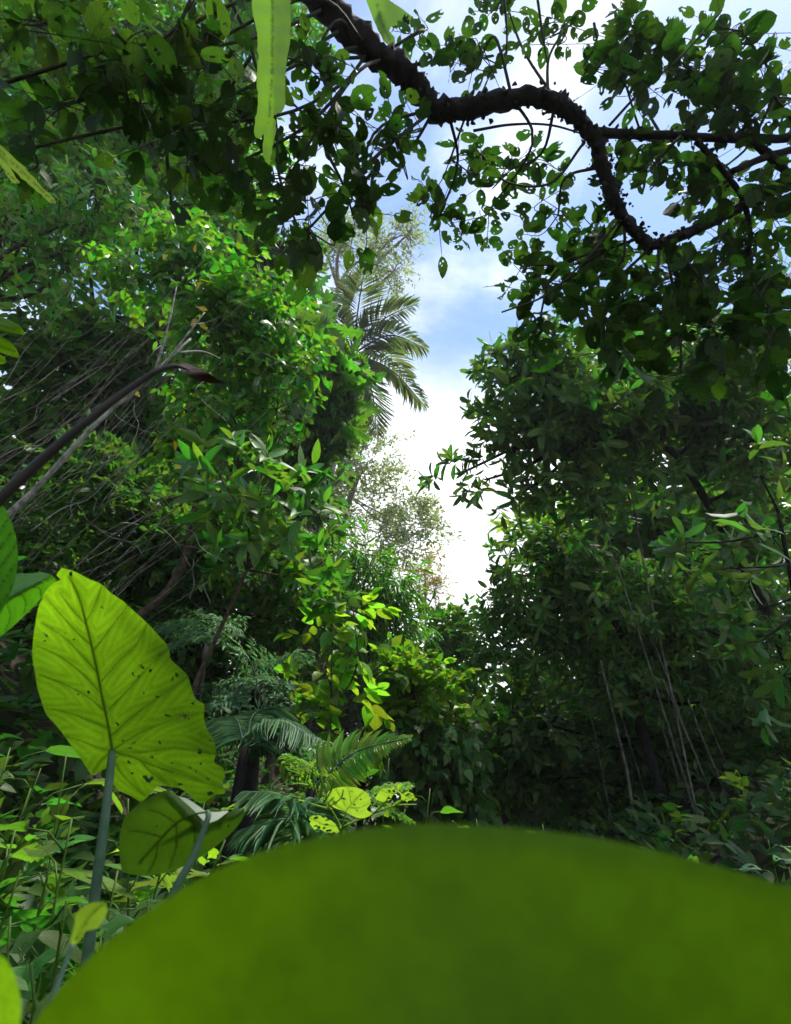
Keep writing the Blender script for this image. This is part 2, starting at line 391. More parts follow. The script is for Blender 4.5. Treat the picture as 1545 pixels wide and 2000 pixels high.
# sprays: local leaf positions / directions / normals / sizes along a twig of unit length
def spray_alt(n, a0=58, a1=25, lift=0.0, term=True):
    ps, xs, ns, ls = [], [], [], []
    for i in range(n):
        t = .12 + .86 * i / (n - 1); s = 1 if i % 2 else -1; a = R(a0 + (a1 - a0) * t)
        ps.append((t, 0, -.1 * t * t)); xs.append((math.cos(a), s * math.sin(a), lift)); ns.append((0, 0, 1)); ls.append(.75 + .45 * math.sin(math.pi * (.15 + .7 * t)))
    if term: ps.append((1, 0, -.1)); xs.append((1, 0, lift)); ns.append((0, 0, 1)); ls.append(.95)
    return tuple(np.array(a, float) for a in (ps, xs, ns, ls))
def spray_pair(n, a=62):
    ps, xs, ns, ls = [], [], [], []
    for i in range(n):
        t = .18 + .80 * i / (n - 1)
        for s in (-1, 1):
            ps.append((t, 0, -.18 * t * t)); xs.append((math.cos(R(a)), s * math.sin(R(a)), -.15)); ns.append((0, s * -.15, 1)); ls.append(.8 + .35 * math.sin(math.pi * t))
    ps.append((1, 0, -.18)); xs.append((1, 0, -.3)); ns.append((0, 0, 1)); ls.append(1.0)
    return tuple(np.array(q, float) for q in (ps, xs, ns, ls))
def spray_whorl(n):
    ps, xs, ns, ls = [], [], [], []
    for i in range(n):
        a = i * 2.4; t = .55 + .45 * i / n; el = R(15 + 55 * i / n)
        c = np.array([math.sin(el), math.cos(el) * math.cos(a), math.cos(el) * math.sin(a)])
        ps.append((t, 0, 0)); xs.append(c); ns.append((math.cos(el), -math.sin(el) * math.cos(a), -math.sin(el) * math.sin(a))); ls.append(1.1 - .35 * i / n)
    return tuple(np.array(q, float) for q in (ps, xs, ns, ls))
def sprays(lv, pos, axis, up, slen, spray, leafL, asp, jit=.25, droop=.15):
    """place a spray at every pos"""
    ps, xs, ns, ls = spray; k = len(ps); m = len(pos)
    X = unit(axis); Z = unit(up - X * np.sum(up * X, 1, keepdims=True)); Y = np.cross(Z, X)
    F = np.stack([X, Y, Z], 1)                                        # m,3(local),3
    sl = np.broadcast_to(slen, (m,))
    wp = pos[:, None] + sl[:, None, None] * np.einsum('kl,mlc->mkc', ps, F)
    wx = np.einsum('kl,mlc->mkc', xs, F); wn_ = np.einsum('kl,mlc->mkc', ns, F)
    wx = wx + rng.normal(0, jit, wx.shape) + np.array([0, 0, -droop]); wn_ = wn_ + rng.normal(0, jit, wn_.shape)
    wp = wp + rng.normal(0, .04, wp.shape) * sl[:, None, None]
    LL = leafL * 1.12 * ls[None] * rng.uniform(.65, 1.2, (m, k)) * (sl / np.mean(sl))[:, None] ** .5
    keep = rng.random((m, k)) < .92
    lv.add(wp[keep], wx[keep], wn_[keep], LL[keep], (LL * asp * rng.uniform(.85, 1.15, (m, k)))[keep])

def lobes_px(spec, d):
    """(px, py, rx, ry[, depth]) ellipsoids in photo pixels at depth d"""
    r = []
    for s in spec:
        dd = s[4] if len(s) > 4 else d
        rx, ry = s[2] / FPX * dd, s[3] / FPX * dd
        r.append((P(s[0], s[1], dd), np.array([rx, (rx + ry) * .55, ry])))
    return r
def crown(lobes, dens, slen, spray, leafL, asp, up_bias=1.0, hang=0.0, K=10, jit=.25, droop=.15, clump=.42, outward=.8):
    """leaf sprays in clumps spread through ellipsoid lobes; dens = sprays per lobe of 1 square metre face area"""
    lv = Leaves(); heads = []
    area = np.array([l[1][0] * l[1][2] * math.pi for l in lobes])
    for (c, r), a in zip(lobes, area):
        n = max(4, int(dens * a * 2.1)); kk = max(4, int(K))
        dirs = unit(rng.normal(size=(kk, 3))); cc = c + dirs * r * (rng.uniform(.25, .85, (kk, 1)))
        which = rng.integers(0, kk, n)
        cr = clump * r * rng.uniform(.6, 1.25, (kk, 1))
        dd = unit(rng.normal(size=(n, 3))) * (rng.random((n, 1)) ** .45)
        pos = cc[which] + dd * cr[which]
        ax = outward * unit(unit(pos - c) + .7 * unit(dd)) + rng.normal(0, .35, (n, 3)) + np.array([0, 0, .15 - hang])
        up = np.array([0, 0, up_bias]) + rng.normal(0, .35, (n, 3))
        sprays(lv, pos, ax, up, slen * rng.uniform(.6, 1.3, n), spray, leafL, asp, jit, droop)
        heads.append((c, cc, pos, unit(ax)))
    return lv, heads
def branches_to(heads, start_pts, r0, nsub=6, ntwig=14, twig_len=.3, seed=0):
    """limbs from the nearest start point to each lobe, side branches to its clumps, twigs to sprays"""
    parts = []
    sp = np.atleast_2d(start_pts)
    for c, cc, pos, ax in heads:
        s = sp[np.argmin(np.linalg.norm(sp - c, axis=1))]
        dl = np.linalg.norm(c - s)
        mid = (s + c) / 2 + rng.normal(0, .08, 3) * dl + np.array([0, 0, -.06 * dl])
        parts.append(tube(smooth_line([s, mid, c], 4), [r0, r0 * .5], 6))
        for q in cc[:nsub]:
            m2 = (c + q) / 2 + rng.normal(0, .1, 3) * np.linalg.norm(q - c)
            parts.append(tube(smooth_line([c, m2, q], 3), [r0 * .45, r0 * .18], 5))
        for i in rng.integers(0, len(pos), min(ntwig, len(pos))):
            q = cc[np.argmin(np.linalg.norm(cc - pos[i], axis=1))]
            parts.append(tube(np.array([q, (q + pos[i]) / 2 + rng.normal(0, .03, 3), pos[i], pos[i] + ax[i] * twig_len]), [r0 * .16, r0 * .07], 4))
    return join(parts)
def make_tree(name, label, cat, spec, d, base, dens, slen, spray, leafL, asp, shape, mat, n_obj=0, trunk=None, tr=.08, bark='bark_brown',
              group=None, up_bias=1.0, hang=0.0, K=10, jit=.25, droop=.15, clump=.42, nsub=6, ntwig=14, br=None, outward=.8, min_px=16):
    lobes = lobes_px(spec, d)
    lv, heads = crown(lobes, dens, slen, spray, leafL, asp, up_bias, hang, K, jit, droop, clump, outward)
    base = gp(*base)
    root = thing(name, base, label, cat, group)
    if trunk is None:
        c = np.mean([l[0] for l in lobes], 0)
        trunk = [base + np.array([0, 0, -.1]), base * .6 + np.array([c[0], c[1], c[2]]) * .4 + np.array([rng.normal(0, .1), 0, 0]), c * .85 + base * .15]
    else:
        trunk = [base + np.array([0, 0, -.1])] + [P(*t) for t in trunk]
    tl = smooth_line(trunk, 6)
    V, T = tube(tl, [tr, tr * .8, tr * .45], 9, .05)
    mesh_obj('trunk', V, T, MATS[bark], root)
    V, T = branches_to(heads, tl[len(tl) // 3:], br or tr * .4, nsub, ntwig, slen * .8)
    mesh_obj('branch', V, T, MATS[bark], root, kind='stuff')
    build_leaves(lv, shape, mat, root, n_obj, min_px=min_px)
    return root

ALT = spray_alt(9); ALT5 = spray_alt(6); FINE = spray_alt(12, 65, 30); PIN = spray_pair(5); WH = spray_whorl(8); WH6 = spray_whorl(6)

# ------------------------------------------------------------------ ground
gx = np.concatenate([np.linspace(-600, -30, 16)[:-1], np.linspace(-30, 30, 81), np.linspace(30, 600, 16)[1:]])
gy = np.concatenate([np.linspace(-600, -10, 12)[:-1], np.linspace(-10, 50, 81), np.linspace(50, 900, 18)[1:]])
GX, GY = np.meshgrid(gx, gy); GV = np.stack([GX, GY, ground(GX, GY)], -1).reshape(-1, 3)
nx = len(gx); ii, jj = np.meshgrid(np.arange(len(gy) - 1), np.arange(nx - 1), indexing='ij'); q = (ii * nx + jj).ravel()
GT = np.concatenate([np.stack([q, q + 1, q + nx + 1], 1), np.stack([q, q + nx + 1, q + nx], 1)])
tag(mesh_obj('ground', GV, GT, MATS['soil']), kind='structure')
#@@STRUCTURE
# undergrowth on the floor of the gully and both banks
ux = np.concatenate([rng.uniform(-9, 9, 1800), -1.5 - 8 * rng.random(2400) ** 1.2, 2.0 + 7 * rng.random(900), rng.uniform(-2.2, 1.8, 900)])
uy = np.concatenate([1.6 + 18 * rng.random(1800) ** 1.2, 2.2 + 10 * rng.random(2400), 3.5 + 9 * rng.random(900), 2.0 + 5 * rng.random(900)]); n = len(ux)
lv = Leaves()
pos = np.stack([ux, uy, ground(ux, uy) + rng.uniform(0, .35, n)], 1)
sprays(lv, pos, np.stack([rng.normal(size=n), rng.normal(size=n) - .3, rng.uniform(.2, 1.2, n)], 1), np.tile([0, -.3, 1.0], (n, 1)), np.full(n, .3), ALT5, .14, .5, .3)
ug = thing('undergrowth', (0, 6, 0), 'low leafy ground cover over the gully floor and banks', 'ground cover'); ug['kind'] = 'stuff'
build_leaves(lv, 'ovate', 'leaf_deep', ug)

# ------------------------------------------------------------------ far trees in the gap
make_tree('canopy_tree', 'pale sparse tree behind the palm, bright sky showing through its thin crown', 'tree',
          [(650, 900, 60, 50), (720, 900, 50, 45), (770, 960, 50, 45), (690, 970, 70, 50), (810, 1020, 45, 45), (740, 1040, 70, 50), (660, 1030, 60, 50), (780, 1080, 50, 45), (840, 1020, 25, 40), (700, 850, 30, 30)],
          24, (-4.5, 24), 17, .8, FINE, .15, .42, 'tiny', 'leaf_glare_pale', 0, trunk=[(640, 1250, 24), (660, 1050, 24), (700, 930, 24)], tr=.2, bark='bark_grey', K=9, ntwig=12, jit=.4, br=.035, nsub=4)
make_tree('canopy_tree', 'small ochre tree under the pale sparse tree at the end of the gap', 'tree',
          [(820, 1130, 35, 30), (850, 1150, 22, 30), (830, 1100, 25, 20)],
          27, (1.0, 27), 20, .7, FINE, .14, .42, 'tiny', 'leaf_ochre', 0, tr=.12, bark='bark_grey', K=8, jit=.4)
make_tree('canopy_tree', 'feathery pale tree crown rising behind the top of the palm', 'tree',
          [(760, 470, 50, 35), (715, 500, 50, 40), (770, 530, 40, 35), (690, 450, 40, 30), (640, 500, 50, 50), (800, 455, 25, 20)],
          26, (-4.5, 27), 15, .8, FINE, .15, .42, 'tiny', 'leaf_glare_pale', 0, trunk=[(600, 1250, 26), (620, 800, 26), (660, 560, 26)], tr=.22, bark='bark_grey', K=9, jit=.4)
make_tree('leafy_tree', 'low light green tree closing the gap below the bright sky', 'tree',
          [(850, 1245, 45, 25), (900, 1260, 45, 35), (840, 1260, 50, 45), (940, 1240, 25, 20), (900, 1310, 50, 50), (860, 1330, 50, 50)],
          14, (1.6, 14), 34, .55, PIN, .22, .36, 'ovate', 'leaf_mid', 60, tr=.07, K=10)
for (sx, lab, d_, mt, lobs) in (
    (-3, 'bushy backdrop tree behind the fern bank, left of the gap', 17, 'leaf_deep', [(560, 1180, 130, 100), (680, 1300, 120, 100), (560, 1350, 120, 90), (760, 1400, 100, 90), (670, 1450, 110, 70), (640, 1380, 90, 70), (560, 1470, 110, 70)]),
    (2.2, 'shaded thicket tree at the end of the gully floor', 17, 'leaf_mid', [(880, 1440, 90, 70), (980, 1430, 80, 80), (940, 1530, 90, 60), (1050, 1510, 90, 70), (820, 1520, 90, 70)])):
    make_tree('leafy_tree', lab, 'tree', lobs, d_, (sx, d_), 26, .5, ALT, .24, .45, 'ovate', mt, 0, tr=.1, K=12)

# ------------------------------------------------------------------ left bank
make_tree('canopy_tree', 'tall tree filling the upper left corner with small leaves', 'tree',
          [(60, 60, 150, 110), (250, 40, 140, 100), (420, 90, 130, 110), (110, 230, 150, 110), (300, 250, 130, 110), (450, 290, 100, 110), (30, 350, 100, 80), (550, 60, 80, 90), (200, 370, 110, 80), (380, 400, 100, 60)],
          12, (-7.5, 9.5), 27, .5, ALT, .14, .48, 'ovate', 'leaf_bright', 60, trunk=[(-150, 700, 12), (150, 300, 12)], tr=.16, K=12)
make_tree('vine_clad_tree', 'tree hung with curtains of small leaved vine, left of the palm', 'tree',
          [(440, 450, 90, 60), (550, 480, 50, 50), (555, 580, 45, 60), (570, 680, 40, 60), (500, 480, 60, 60), (545, 720, 50, 70), (590, 560, 25, 35)],
          14, (-4.2, 13.5), 34, .5, ALT, .16, .5, 'ovate', 'leaf_deep', 60, trunk=[(520, 1100, 14), (540, 700, 14), (520, 500, 14)], tr=.18, hang=.7, K=12)
make_tree('leafy_tree', 'light green tree boughs at the left edge above the dark hollow', 'tree',
          [(40, 480, 90, 60), (20, 410, 70, 50), (120, 440, 90, 50), (60, 550, 60, 40), (190, 400, 80, 60), (240, 460, 90, 50)],
          8.5, (-6.8, 6.5), 42, .38, WH6, .155, .42, 'ovate', 'leaf_bright', 200, trunk=[(-250, 900, 8.5), (-60, 600, 8.5)], tr=.1, K=12)
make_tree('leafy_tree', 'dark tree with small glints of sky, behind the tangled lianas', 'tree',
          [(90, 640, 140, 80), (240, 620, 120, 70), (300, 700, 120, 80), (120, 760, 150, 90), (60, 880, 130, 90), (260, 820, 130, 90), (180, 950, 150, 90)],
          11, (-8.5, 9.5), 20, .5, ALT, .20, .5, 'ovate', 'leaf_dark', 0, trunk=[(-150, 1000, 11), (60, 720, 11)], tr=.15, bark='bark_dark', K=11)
vt = make_tree('climbing_vine', 'bright glossy vine with paired leaflets cascading down the left bank', 'vine',
          [(290, 530, 90, 50), (400, 520, 80, 60), (480, 570, 80, 60), (540, 640, 60, 80), (560, 730, 45, 60), (480, 700, 80, 80), (420, 640, 90, 60), (450, 800, 80, 60), (380, 790, 70, 60), (540, 800, 50, 50), (390, 890, 60, 60), (350, 470, 60, 40)],
          6.8, (-3.6, 6.2), 58, .34, PIN, .105, .58, 'ovate', 'leaf_bright', 300, trunk=[(330, 1150, 6.8), (400, 850, 6.8), (440, 640, 6.8)], tr=.05, hang=.5, K=12, jit=.3, droop=.35)
lv = Leaves()
for (px, py) in ((325, 497), (383, 493), (390, 545), (393, 552), (388, 600), (384, 622), (392, 630), (260, 760), (340, 915), (335, 940), (340, 860), (300, 420), (215, 140), (400, 235)):
    lv.add(P(px, py, 6.1), rng.normal(size=3) + np.array([.6, 0, -.6]), rng.normal(size=3) * .4 + np.array([0, -1, .3]), .11, .055)
build_leaves(lv, 'ovate', 'leaf_yellow', vt, 20, leaf_name='yellow_leaf', min_px=5)
make_tree('leafy_tree', 'dark small leaved thicket behind the big upright taro leaf', 'thicket',
          [(250, 960, 150, 90), (110, 1060, 140, 100), (330, 1080, 130, 90), (200, 1180, 140, 100), (460, 1100, 120, 90), (400, 1220, 130, 90), (540, 1210, 100, 90), (60, 1250, 120, 110), (330, 1330, 120, 90), (500, 1330, 110, 80), (80, 1400, 120, 90), (610, 1130, 70, 70)],
          7.6, (-4.6, 7.0), 52, .32, ALT, .11, .5, 'ovate', 'leaf_deep', 200, trunk=[(200, 1250, 7.6), (280, 1050, 7.6)], tr=.06, bark='bark_dark', K=13)
make_tree('broadleaf_shrub', 'shrub with large upright leaf rosettes in the middle of the left bank', 'shrub',
          [(430, 930, 50, 40), (510, 960, 60, 50), (580, 1040, 60, 40), (640, 1090, 50, 40), (500, 1060, 70, 50), (420, 1020, 50, 50)],
          5.4, (-1.9, 5.4), 34, .26, WH, .20, .36, 'big', 'leaf_mid', 260, tr=.03, K=9, droop=.05)
make_tree('vine_clad_tree', 'dark tree trunk wrapped in hanging vines below the palm', 'tree',
          [(640, 770, 45, 50), (620, 840, 45, 55), (600, 920, 45, 60), (590, 990, 45, 50), (660, 830, 25, 40), (560, 900, 40, 60)],
          11.2, (-2.3, 11.5), 95, .36, ALT, .11, .5, 'ovate', 'leaf_deep', 0, trunk=[(590, 1200, 12), (610, 950, 12), (640, 760, 12)], tr=.10, hang=1.0, K=14)
make_tree('climbing_philodendron', 'climber with large lobed leaves beside the palm crown', 'climber',
          [(615, 630, 25, 20), (640, 680, 30, 35), (665, 755, 30, 40), (610, 720, 30, 40), (670, 815, 20, 30), (605, 780, 30, 40)],
          11, (-1.8, 11.5), 22, .4, WH6, .52, .62, 'lobed', 'leaf_mid', 160, trunk=[(640, 1150, 11.3), (640, 900, 11.3), (640, 700, 11.3)], tr=.035, K=8, droop=.5)
make_tree('bamboo_clump', 'dark arching bamboo clump edged with fresh feathery leaves', 'bamboo',
          [(660, 1080, 50, 30), (720, 1110, 45, 40), (760, 1160, 35, 50), (780, 1220, 25, 50), (720, 1180, 50, 50), (740, 1250, 50, 50), (690, 1230, 50, 50)],
          9.0, (-.5, 9.0), 85, .30, spray_alt(7, 45, 15), .17, .16, 'lance', 'leaf_bright', 120, tr=.05, bark='bark_dark', hang=.5, K=14, droop=.5)
make_tree('lime_shrub', 'lime green broad leaved shrub catching light in the middle distance', 'shrub',
          [(690, 1190, 25, 25), (650, 1240, 45, 30), (685, 1275, 40, 25), (630, 1300, 40, 30), (680, 1380, 70, 30), (610, 1410, 45, 30), (710, 1425, 50, 20), (590, 1350, 40, 30)],
          5.2, (-.65, 5.2), 30, .22, ALT5, .125, .72, 'big', 'leaf_lime', 260, tr=.025, K=8, droop=.25)
make_tree('leafy_mound', 'rounded vine covered mound with bright top beside the gully', 'bush',
          [(800, 1300, 55, 30), (860, 1340, 50, 35), (765, 1330, 45, 35), (820, 1365, 65, 35), (885, 1390, 40, 35), (770, 1390, 50, 35)],
          7.4, (.25, 7.4), 80, .24, ALT, .115, .62, 'ovate', 'leaf_lime', 160, tr=.04, K=12, droop=.3)
make_tree('leafy_mound', 'dark curtain of heart shaped vine leaves under the bright mound', 'vine',
          [(790, 1430, 60, 45), (850, 1440, 60, 45), (905, 1460, 50, 50), (780, 1500, 60, 50), (850, 1520, 65, 50), (915, 1550, 55, 50), (800, 1570, 70, 40), (870, 1590, 60, 35)],
          7.0, (.55, 7.3), 70, .26, ALT5, .095, .8, 'heart', 'leaf_deep', 80, tr=.04, hang=1.0, K=12, droop=.7)
# ------------------------------------------------------------------ right bank
make_tree('leafy_tree', 'light green backdrop tree glimpsed through gaps on the right', 'tree',
          [(1130, 1050, 120, 80), (1280, 1060, 110, 80), (1150, 1200, 130, 90), (1320, 1220, 120, 90), (1470, 1120, 110, 100), (1100, 1380, 120, 90), (1280, 1420, 120, 90), (1460, 1400, 110, 90)],
          15, (5.5, 15.5), 15, .6, ALT, .27, .42, 'ovate', 'leaf_lime', 0, trunk=[(1240, 1400, 15), (1250, 1150, 15)], tr=.15, K=11)
make_tree('whorl_leaved_tree', 'leaning tree with whorled lance shaped leaves against the sky on the right', 'tree',
          [(990, 740, 45, 45), (1040, 700, 50, 35), (965, 800, 30, 30), (900, 925, 30, 14), (955, 935, 35, 18), (1000, 880, 50, 40), (1000, 975, 25, 25), (1070, 780, 80, 65), (1080, 970, 70, 40), (1230, 950, 70, 30), (1420, 960, 80, 50), (1130, 710, 90, 45), (1060, 880, 90, 60), (1200, 770, 100, 70),
           (1320, 740, 110, 70), (1450, 760, 110, 80), (1160, 860, 100, 60), (1300, 830, 110, 50), (1470, 860, 90, 50)],
          8.2, (4.9, 7.6), 50, .36, WH, .20, .32, 'oblong', 'leaf_deep', 300,
          trunk=[(1560, 1350, 8.2), (1450, 1100, 8.2), (1380, 980, 8.2), (1310, 880, 8.2), (1180, 850, 8.1), (1080, 720, 8)], tr=.07, bark='bark_dark', K=9, br=.03, ntwig=20)
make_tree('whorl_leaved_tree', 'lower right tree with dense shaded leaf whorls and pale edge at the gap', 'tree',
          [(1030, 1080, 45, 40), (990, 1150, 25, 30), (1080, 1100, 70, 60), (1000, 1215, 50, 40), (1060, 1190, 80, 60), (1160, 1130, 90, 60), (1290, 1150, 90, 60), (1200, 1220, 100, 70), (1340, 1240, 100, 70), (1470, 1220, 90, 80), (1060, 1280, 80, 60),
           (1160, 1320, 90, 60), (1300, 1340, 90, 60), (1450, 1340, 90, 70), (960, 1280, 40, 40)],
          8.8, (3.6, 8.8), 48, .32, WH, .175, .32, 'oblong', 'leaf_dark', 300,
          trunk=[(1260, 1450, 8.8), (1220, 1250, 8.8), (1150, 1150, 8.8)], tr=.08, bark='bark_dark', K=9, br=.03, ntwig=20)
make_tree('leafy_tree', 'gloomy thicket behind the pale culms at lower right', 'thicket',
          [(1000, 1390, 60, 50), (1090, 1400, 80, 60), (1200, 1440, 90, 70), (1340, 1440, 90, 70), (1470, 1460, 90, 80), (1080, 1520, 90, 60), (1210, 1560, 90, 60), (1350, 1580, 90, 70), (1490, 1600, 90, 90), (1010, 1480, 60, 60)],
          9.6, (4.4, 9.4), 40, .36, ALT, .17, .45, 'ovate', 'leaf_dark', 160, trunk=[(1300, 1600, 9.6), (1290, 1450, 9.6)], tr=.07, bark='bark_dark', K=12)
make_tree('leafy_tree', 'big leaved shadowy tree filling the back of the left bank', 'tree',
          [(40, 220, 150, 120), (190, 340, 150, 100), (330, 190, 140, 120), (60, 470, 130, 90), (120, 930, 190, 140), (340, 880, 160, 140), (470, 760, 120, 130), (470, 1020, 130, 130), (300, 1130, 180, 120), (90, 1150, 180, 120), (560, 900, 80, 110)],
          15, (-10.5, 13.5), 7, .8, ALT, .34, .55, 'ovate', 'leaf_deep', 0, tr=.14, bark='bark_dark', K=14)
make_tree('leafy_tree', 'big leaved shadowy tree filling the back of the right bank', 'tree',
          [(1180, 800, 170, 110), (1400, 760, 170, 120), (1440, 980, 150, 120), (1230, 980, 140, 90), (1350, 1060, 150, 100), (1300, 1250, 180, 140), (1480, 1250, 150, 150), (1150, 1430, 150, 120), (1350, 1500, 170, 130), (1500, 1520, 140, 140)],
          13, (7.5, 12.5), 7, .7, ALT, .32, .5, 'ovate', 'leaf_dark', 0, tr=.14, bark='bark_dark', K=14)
make_tree('young_tree', 'young tree with large fresh leaf whorls close by at the right edge', 'tree',
          [(1485, 930, 40, 30), (1420, 1110, 50, 40), (1510, 1050, 40, 50), (1340, 1060, 35, 30), (1480, 1190, 50, 50), (1380, 1230, 40, 40), (1530, 1320, 40, 60)],
          5.6, (4.4, 5.0), 4.5, .34, WH, .22, .34, 'oblong', 'leaf_dark', 150, trunk=[(1650, 1500, 5.6), (1560, 1200, 5.6), (1520, 1000, 5.6)], tr=.035, bark='bark_dark', K=6, ntwig=8, nsub=4)
# ------------------------------------------------------------------ coconut palm
def frond(parent, pts, n, ll, wl, mat, name='frond', droop=.5, ang=55, shape='lance', rr=.02, taper=None, own=False, sub=None, rachis='twig', vshape=.25, nvec=(0, 0, 1.0)):
    """rachis with paired leaflets; own=True makes every leaflet an object"""
    line = smooth_line(pts, 8); V, T = tube(line, [rr, rr * .3], 5)
    seg = np.linspace(.12, .995, n); idx = seg * (len(line) - 1); lo = np.clip(idx.astype(int), 0, len(line) - 2); f = (idx - lo)[:, None]
    p = line[lo] * (1 - f) + line[lo + 1] * f; tan = unit(line[lo + 1] - line[lo])
    side = unit(np.cross(tan, np.array(nvec) + 0 * tan)); nor = np.cross(side, tan)
    prof = (np.sin(np.pi * (.12 + .86 * seg)) ** .7 if taper is None else taper(seg))
    lv = Leaves()
    for s in (-1, 1):
        a = R(ang) * (1.1 - .5 * seg)[:, None]
        x = tan * np.cos(a) + s * side * np.sin(a) + nor * vshape + np.array([0, 0, -droop]) + rng.normal(0, .05, p.shape)
        lv.add(p, x, nor - s * side * .3 + rng.normal(0, .1, p.shape), ll * prof * rng.uniform(.9, 1.08, n), wl * (.6 + .4 * prof))
    if sub:                                                             # twice pinnate
        p_, x_, n_, l_, w_ = lv.get(); lv = Leaves()
        sprays(lv, p_, x_, n_, l_, sub, ll * .16, .32, .06, .02)
    r_ = mesh_obj(name, V, T, MATS[rachis], parent)
    if own: build_leaves(lv, shape, mat, r_, 400, leaf_name='leaflet', min_px=1)
    else: build_leaves(lv, shape, mat, r_, 0, mass_name='leaflets')
    return r_
PD = 22.0
pc = P(690, 690, PD); pb_ = gp(-1.6, 20)
palm = thing('coconut_palm', pb_, 'coconut palm with arching fronds against the bright sky', 'palm')
V, T = tube(smooth_line([pb_, P(600, 1150, PD), P(650, 900, PD), pc], 8), [.22, .16, .14], 10, .03)
mesh_obj('trunk', V, T, MATS['bark_grey'], palm)
for (a, b, c) in (((700, 600, -.5), (712, 525, -1), 0), ((740, 630, 0), (815, 592, .5), 0), ((760, 655, 0), (833, 680, -.3), 0), ((760, 720, -.4), (832, 795, -.6), 0), ((725, 760, 0), (735, 850, 0), 0),
                  ((675, 600, 1), (672, 540, 1.5), 0), ((640, 650, 1), (590, 690, 1.5), 0), ((650, 620, -1), (610, 620, -2), 0), ((700, 780, 1.5), (690, 850, 2), 0), ((745, 690, 1.5), (800, 740, 2.5), 0), ((650, 740, -1), (600, 800, -1.5), 0)):
    frond(palm, [pc, P(a[0], a[1], PD + a[2]), P(b[0], b[1], PD + b[2])], 46, 1.15, .060, 'frond_palm', droop=.25, ang=60, rr=.045, rachis='petiole')
for k in range(5):
    a = k * 1.3; c = pc + np.array([math.cos(a) * .25, math.sin(a) * .25, -.3]); 
    th = np.linspace(0, math.pi, 6); ll = c + np.stack([0 * th, 0 * th, -np.cos(th) * .14], 1)
    V, T = tube(ll, np.maximum(.01, np.sin(th) * .11), 8); mesh_obj('coconut', V, T, MATS['bark_brown'], palm)

# ------------------------------------------------------------------ ferns
def fern(name, label, base_px, d, tips, n, ll, wl, mat, sub=None, own=False, droop=.2, stem=None, group=None, rr=.006, shape='lance', taper=None, nvec=(0, 0, 1.0), vshape=.25):
    c = P(*base_px, d); b = gp(c[0], c[1])
    t = thing(name, b, label, 'fern', group)
    if c[2] - b[2] > .15:
        V, T = tube(smooth_line([b - np.array([0, 0, .05]), (b + c) / 2 + rng.normal(0, .03, 3), c], 5), [stem or .03, (stem or .03) * .8], 8, .08)
        mesh_obj('trunk', V, T, MATS['bark_dark'], t)
    for (m, e) in tips:
        frond(t, [c, P(m[0], m[1], d + m[2]), P(e[0], e[1], d + e[2])], n, ll, wl, mat, droop=droop, ang=70, rr=rr, sub=sub, own=own, rachis='petiole', shape=shape, taper=taper, nvec=nvec, vshape=vshape)
    return t
SUB = spray_pair(7, 65)
fern('fern', 'bright single fern frond arching right over the round yellow leaf', (610, 1540), 2.6, [((690, 1472, -.05), (800, 1440, -.2))], 36, .165, .024, 'leaf_lime', own=True, droop=.16, nvec=(.1, -1, .5), vshape=0, taper=lambda s: np.clip(1.15 * (1 - s) + .12, 0, 1) * np.minimum(1, s * 6 + .3))
fern('tree_fern', 'dark tree fern with blue green fronds arching right, mid left bank', (480, 1460), 4.2,
     [((540, 1405, 0), (620, 1440, -.2)), ((560, 1440, .2), (600, 1500, .2)), ((450, 1400, .4), (400, 1430, .5)), ((500, 1390, .5), (560, 1380, .9))], 46, .34, .020, 'frond_blue', droop=.6, stem=.045, rr=.008)
fern('tree_fern', 'small fern with blue green fronds right of the folded taro leaf', (585, 1640), 2.2,
     [((550, 1555, 0), (478, 1545, 0)), ((560, 1600, -.1), (470, 1620, -.1)), ((600, 1560, .1), (650, 1600, .2))], 46, .20, .011, 'frond_blue', droop=.55, stem=.03, rr=.005)
fern('tree_fern', 'pale fern tuft high on the bank right of the taro leaf tip', (400, 1260), 6.0,
     [((370, 1215, -.3), (325, 1225, -.5)), ((410, 1205, -.2), (450, 1222, -.3)), ((385, 1230, -.5), (340, 1260, -.7))], 16, .34, .05, 'frond_blue', sub=SUB, stem=.05, rr=.008)
fern('tree_fern', 'shaded tree fern with drooping fronds above the dark hollow', (505, 1335), 5.6,
     [((550, 1330, -.2), (620, 1380, -.4)), ((470, 1330, -.2), (440, 1370, -.4)), ((480, 1280, 0), (440, 1260, .1)), ((540, 1290, .2), (580, 1290, .3)), ((500, 1370, -.4), (520, 1420, -.5))], 15, .36, .05, 'frond_blue', sub=SUB, stem=.08, rr=.01)
fern('tree_fern', 'fern with yellow green feathery fronds behind the chewed plant', (640, 1580), 3.0,
     [((600, 1500, 0), (570, 1480, 0)), ((660, 1500, .1), (640, 1450, .3)), ((720, 1560, 0), (800, 1600, 0)), ((740, 1540, 0), (790, 1530, 0))], 16, .17, .02, 'frond_green', sub=SUB, stem=.03, rr=.005)
